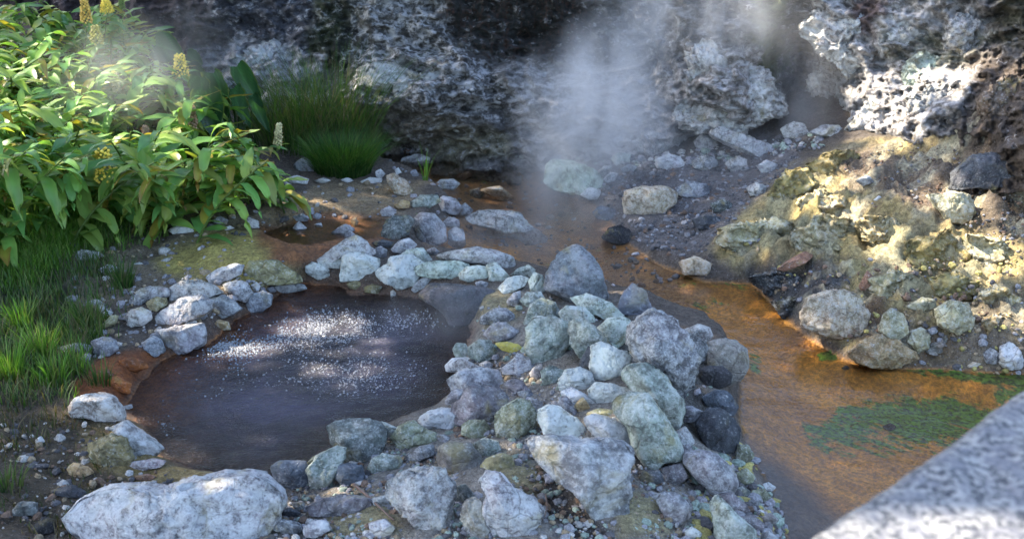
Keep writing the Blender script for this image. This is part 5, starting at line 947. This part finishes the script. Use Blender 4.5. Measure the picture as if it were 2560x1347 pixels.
def grass_field(name, poly, n, hmin, hmax, cols, label, seed):
    rg = np.random.default_rng(seed); b = np.array(poly, float); x = rg.uniform(b[:, 0].min(), b[:, 0].max(), n*3); y = rg.uniform(b[:, 1].min(), b[:, 1].max(), n*3)
    sd_ = sdist(b, x, y)+rg.normal(size=len(x))*16; ok = sd_ > 0; x, y = x[ok][:n], y[ok][:n]; z = np.full(len(x), .15)
    for _ in range(8): Q = on_z(x, y, z); z = .5*z+.5*gz(Q[:, 0], Q[:, 1])
    Q = on_z(x, y, z); cl = fbm(Q, 2.5, 3); kp = rg.random(len(x)) < np.clip(.65+cl*1.1, .08, 1); Q = Q[kp]; cl = cl[kp]; n = len(Q)
    hh = rg.uniform(hmin, hmax, n)*np.clip(1+cl*.5, .5, 1.5); o = rg.uniform(0, 6.28, n); sp = rg.uniform(.1, .7, n); kk = np.linspace(0, 1, 4)
    P = Q[:, None]+np.stack([np.cos(o)[:, None]*(sp*hh)[:, None]*kk**1.7, np.sin(o)[:, None]*(sp*hh)[:, None]*kk**1.7, hh[:, None]*(kk-.2*kk**3)-.01], 2)
    wv = (.006*(1-kk**2)*.5+.0004); sdv = np.stack([np.cos(o+1.6), np.sin(o+1.6)*.5, 0*o], 1); V = np.empty((n, 8, 3)); V[:, 0::2] = P-sdv[:, None]*wv[:, None]; V[:, 1::2] = P+sdv[:, None]*wv[:, None]
    c = np.array(cols)[rg.integers(0, len(cols), n)]*rg.uniform(.7, 1.3, (n, 1)); c = np.repeat(c, 8, 0)
    f = gridfaces(2, 4)[None]+(np.arange(n)*8)[:, None, None]; me = mesh(name, V.reshape(-1, 3), f.reshape(-1, 4)); vcol(me, 'col', c)
    tag(link(name, me, GRASS), label, 'grass', kind='stuff')
grass_field('grass', [(-200,470),(180,485),(330,520),(400,560),(330,600),(180,620),(100,700),(-200,760)], 42000, .06, .17, BGN+BGN+[(.07,.19,.03)], 'green grass in front of the ginger bank and down the left edge', 31)
grass_field('sparse_grass', [(-200,740),(120,690),(230,640),(360,600),(420,570),(400,520),(330,520),(250,560),(300,760),(220,900),(180,1000),(-200,1020)], 9000, .05, .17, DG+DG+[(.12,.11,.05), (.08,.16,.03)], 'thin scattered grass on the soil at the left', 32)
grass_field('dry_litter', [(-200,1000),(200,1010),(300,1100),(200,1347),(-200,1347)], 2500, .03, .09, [(.10,.08,.04), (.05,.08,.02), (.16,.12,.06)], 'dry grass stalks on the soil at the lower left', 33)
grass_field('dry_litter', [(360,500),(480,470),(640,450),(700,430),(640,480),(480,530),(380,560)], 1500, .03, .10, [(.10,.08,.04), (.06,.08,.02), (.14,.09,.05)], 'dry stalks and litter under the edge of the ginger', 34)
# ---- dead twigs
for (pts, r, lb) in [([(885,1210),(920,1240),(955,1272),(985,1300)], .008, 'bare brown twig lying across the gravel near the bottom centre'), ([(1364,1235),(1368,1262),(1362,1290)], .004, 'thin grey twig standing by the white-lilac wedge boulder')]:
    z = np.array([.1]*len(pts)); a = np.array(pts, float)
    for _ in range(6): Q = on_z(a[:, 0], a[:, 1], z); z = gz(Q[:, 0], Q[:, 1])+.03
    lm = LM(); tube(lm, on_z(a[:, 0], a[:, 1], z), r, r*.5, (.20, .13, .10)); o = lm.build('twig', FLOWER.m); tag(o, lb, 'twig')
# ================================================================ BUBBLES ON THE POOL, pale and clustered to stand in for sun glints
bx = []
for (x, y, sx, sy, n) in [(830,825,100,42,1900),(585,872,75,26,1100),(880,935,150,50,800),(700,850,80,35,500),(400,1050,50,40,40),(1010,800,90,30,400),(620,940,160,60,150)]:
    u = RNG.normal(size=n)*sx*.55+x; v = RNG.normal(size=n)*sy*.55+y; bx.append(np.stack([u, v], 1))
bx = np.concatenate(bx); Q = on_z(bx[:, 0], bx[:, 1], 0.); Q = Q[sdist(WP, Q[:, 0], Q[:, 1]) > .05]; V0, F0 = ico(2); Q = Q[fbm(Q, 6, 3)+.6*RNG.random(len(Q)) > .05]; S = .0028+.005*RNG.random(len(Q))**2.5
VV = V0[None]*S[:, None, None]+Q[:, None]; me = mesh('glint_bubbles', VV.reshape(-1, 3), (F0[None]+(np.arange(len(Q))*len(V0))[:, None, None]).reshape(-1, 3))
bm_ = M('bubble'); bm_.set(bm_.out.inputs[0], bm_.n('MixShader', i0=bm_.n('Fresnel', I_IOR=1.5), i1=bm_.n('MixShader', i0=.32, i1=bm_.n('BsdfTransparent', I_Color=(.9, .9, .92)), i2=bm_.n('BsdfDiffuse', I_Color=(.7, .7, .72))), i2=bm_.n('BsdfGlossy', I_Roughness=.12)))
tag(link('glint_bubbles', me, bm_.m), 'small pale bubbles on the hot pool, added to stand in for sun glints', 'bubbles', kind='stuff')
# ================================================================ UNSEEN SHADE TREES (left, overhead), crown gaps shaped to place sun patches
def shade_trees():
    rg = np.random.default_rng(77); S_ = TOSUN
    holes = [(2240,285,.8,95,1),(2265,330,.7,70,1),(2140,395,.6,60,.7),(2330,195,1.2,70,1),(2400,190,1.2,70,1),(2120,180,1.2,60,.6),(2200,240,1.,50,.7),(2535,170,1.4,50,.9),(2300,240,1.,50,.7),(2100,435,.6,66,1),(2050,510,.5,58,1),(1900,560,.3,26,.8),(2160,560,.55,52,1),(2215,610,.5,54,1),(2255,665,.4,34,.8),(2385,505,.8,62,1),(2340,480,.8,40,.8),(2440,580,.7,50,.8),(2500,640,.7,60,.9),(2530,790,.4,46,.9),(2400,640,.5,55,.55),(2480,680,.5,50,.5),(2340,640,.5,40,.5),(2150,220,1.,40,.5),(2330,760,.2,40,.35),
     (830,822,0,75,.95),(760,800,0,45,.7),(590,872,0,62,.95),(520,885,0,40,.7),(900,900,0,70,.5),(800,940,0,60,.4),(700,840,0,60,.6),(455,1120,0,40,.25),(235,1015,.15,52,.9),(435,712,.25,48,.9),(490,716,.25,36,.7),(110,850,.3,50,.9),(40,940,.3,44,.9),(60,860,.3,34,.7),(1555,725,0,26,.9),(1525,490,.1,30,.5),(1225,490,.1,24,.5),(1530,1075,.35,46,.55),(1360,1250,.3,40,.35),(1170,1050,.2,34,.35),(2080,885,.05,38,.7),(2040,850,.05,30,.5),(600,700,.2,36,.5),(350,1090,.15,46,.45),(260,260,.9,170,.5),(480,420,.5,90,.5),(120,120,1.2,120,.5),(560,330,.7,80,.4),(100,560,.25,130,.5),(270,540,.25,70,.5),(1270,930,.2,60,.2),(900,200,1.,60,.2),(1455,690,.3,30,.4),
     (2320,1335,2.02,145,1),(2180,1350,2.02,105,1),(2470,1360,2.02,135,1),(2600,1480,2.02,170,1)]
    H = np.array(holes, float); A = on_z(H[:, 0], H[:, 1], H[:, 2])
    for q_ in range(len(H)):
        if H[q_, 2] < 2 and not (H[q_, 0] < 700 and H[q_, 1] < 480):
            d = rays(H[q_, 0], H[q_, 1]); t = np.arange(3., 14, .02); Q = CAM+d*t[:, None]; Yc = float(cliffY(H[q_, 0], H[q_, 1])); hit = np.nonzero((Q[:, 2] < gz(Q[:, 0], Q[:, 1])+.03) | (Q[:, 1] > Yc-.1))[0]; A[q_] = Q[hit[0]]; R = H[:, 3]*np.linalg.norm(A-CAM, axis=1)/F; wt = H[:, 4]
    n = 60000; B = np.stack([rg.uniform(-5.2, 5.6, n), rg.uniform(.2, 12.2, n), rg.uniform(0, 1.0, n)], 1); Lh = 8.2+1.6*rg.random(n)+.8*fbm(B*[1, 1, 0], .35, 2)
    Pn = B+S_*Lh[:, None]; keep = np.ones(n, bool)
    ns = 1+.55*fbm(Pn, 1.6, 3)
    for a, r, wgt in zip(A, R, wt):
        v = Pn-a; v = v-(v@S_)[:, None]*S_; dd = np.linalg.norm(v, axis=1)
        keep &= ~((dd < r*1.25*ns) & (rg.random(n) < wgt**.35))
    Pn = Pn[keep]; n = len(Pn); T = rg.normal(size=(n, 3)); T -= (T@S_)[:, None]*S_*.75; T /= np.linalg.norm(T, axis=1)[:, None]; N_ = S_+rg.normal(size=(n, 3))*.45; U_ = np.cross(N_, T); U_ /= np.linalg.norm(U_, axis=1)[:, None]
    L = rg.uniform(.055, .11, n)[:, None]; V = np.stack([Pn-T*L, Pn+U_*L*.55, Pn+T*L, Pn-U_*L*.55], 1)
    c = np.array([(.05,.10,.02), (.07,.13,.03), (.04,.08,.02)])[rg.integers(0, 3, n)]*rg.uniform(.7, 1.3, (n, 1))
    trunks = [(-9.6, 2.2), (-9.9, 7.0), (-9.2, 12.6)]; tr = np.array(trunks); own = np.argmin(np.hypot(Pn[:, None, 0]-tr[None, :, 0]-2.0, Pn[:, None, 1]-tr[None, :, 1]), axis=1)
    for j, (tx, ty) in enumerate(trunks):
        root = bpy.data.objects.new('shade_tree', None); COL.objects.link(root); z0 = float(gz(tx, ty)[0])-.2; root.location = (tx, ty, z0)
        m_ = own == j; q = int(m_.sum()); me = mesh('crown', (V[m_]-np.array([tx, ty, z0])).reshape(-1, 3), np.arange(q*4).reshape(-1, 4), False); vcol(me, 'col', np.repeat(c[m_], 4, 0)); link('crown', me, LEAF, root)
        lm = LM(); cen = Pn[m_].mean(0)-np.array([tx, ty, z0]); top = np.array([.5, 0, 5.4]); kk = np.linspace(0, 1, 9)[:, None]; tube(lm, top*kk+np.concatenate([.15*np.sin(kk*7), .1*np.cos(kk*5), 0*kk], 1), .26, .13, (.12, .10, .08), 9)
        lb_ = Pn[m_][rg.integers(0, q, 16)]-np.array([tx, ty, z0])
        for e in lb_: s0 = top*rg.uniform(.6, 1.); md = (s0+e)/2+[0, 0, .3]; tube(lm, [s0, s0*.6+md*.4, md, md*.5+e*.5, e], .07, .012, (.12, .10, .08), 5)
        lm.build('trunk', FLOWER.m, root)
        tag(root, ('unseen broadleaf shade tree over the near left bank, crown gaps shaped to place sun patches', 'unseen broadleaf shade tree left of the ginger bank, crown gaps shaped to place sun patches', 'unseen broadleaf shade tree behind the ginger bank by the cliff, crown gaps shaped to place sun patches')[j], 'tree')
shade_trees()
# ================================================================ STEAM
def steam_mat(dens, nscale, thr, seed):
    m = M('steam'); tc = m.n('TexCoord'); obj = tc.outputs['Object']
    r = m.n('VectorMath', operation='LENGTH', i0=obj).outputs['Value']
    fall = m.ramp(r, (.0, 1), (.45, .62), (.75, .2), (.97, 0))
    P = m.n('Mapping', I_Vector=m.pos(), I_Location=(seed*3.1, seed*1.7, seed), I_Scale=(1.35, .8, .6))
    n = m.noise(nscale, 4, P.outputs[0], .52, .7)
    d = m.math('MULTIPLY', m.math('MULTIPLY', fall, m.ramp(n, (thr, .04), (thr+.28, 1))), dens)
    v = m.n('VolumePrincipled'); m.set(v.inputs['Color'], (.93, .94, .97)); m.set(v.inputs['Density'], d); m.set(v.inputs['Anisotropy'], .25)
    m.set(m.out.inputs['Volume'], v); return m.m
def puff(px, py, Y, rx, ry, dens, label, tilt=0, rdepth=None, ns=2.2, thr=.38, seed=0):
    c = on_y(px, py, Y); s = np.linalg.norm(c-CAM)/F; V, Fc = ico(4)
    o = link('steam_cloud', mesh('steam_cloud', V, Fc), steam_mat(dens, ns, thr, seed), loc=c)
    o.scale = (rx*s, (rdepth or (rx+ry)/2)*s, ry*s); o.rotation_euler = (0, math.radians(tilt), 0)
    tag(o, label, 'steam', kind='stuff')
for i, a in enumerate([
 (1450, 600, 7.9, 300, 160, .8, 'low steam drifting over the stream behind the pile', 0),
 (1420, 440, 8.7, 190, 260, 1.7, 'steam column rising from the stream past the pale boulder', 8),
 (1500, 260, 8.8, 230, 250, 3.0, 'bright billow of steam in front of the cliff', 15),
 (1740, 50, 8.6, 340, 160, 1.0, 'steam spreading along the top of the picture', 0),
 (1180, 610, 7.4, 330, 110, .55, 'faint steam over the rocks behind the pool', 0),
 (2010, 230, 9.0, 110, 170, 1.2, 'steam puff in the cliff recess', 0),
 (340, 180, 8.3, 290, 170, .6, 'thin steam drifting across the ginger bank', -25),
 (1110, 790, 5.95, 230, 85, .6, 'wisp of steam over the pool\'s top right corner', 0),
 (1750, 400, 8.8, 420, 140, .45, 'thin steam along the foot of the cliff', 0),
 (620, 490, 7.9, 180, 80, .5, 'thin wisp of steam at the right foot of the ginger', 0)]):
    puff(*a[:7], tilt=a[7], seed=i)
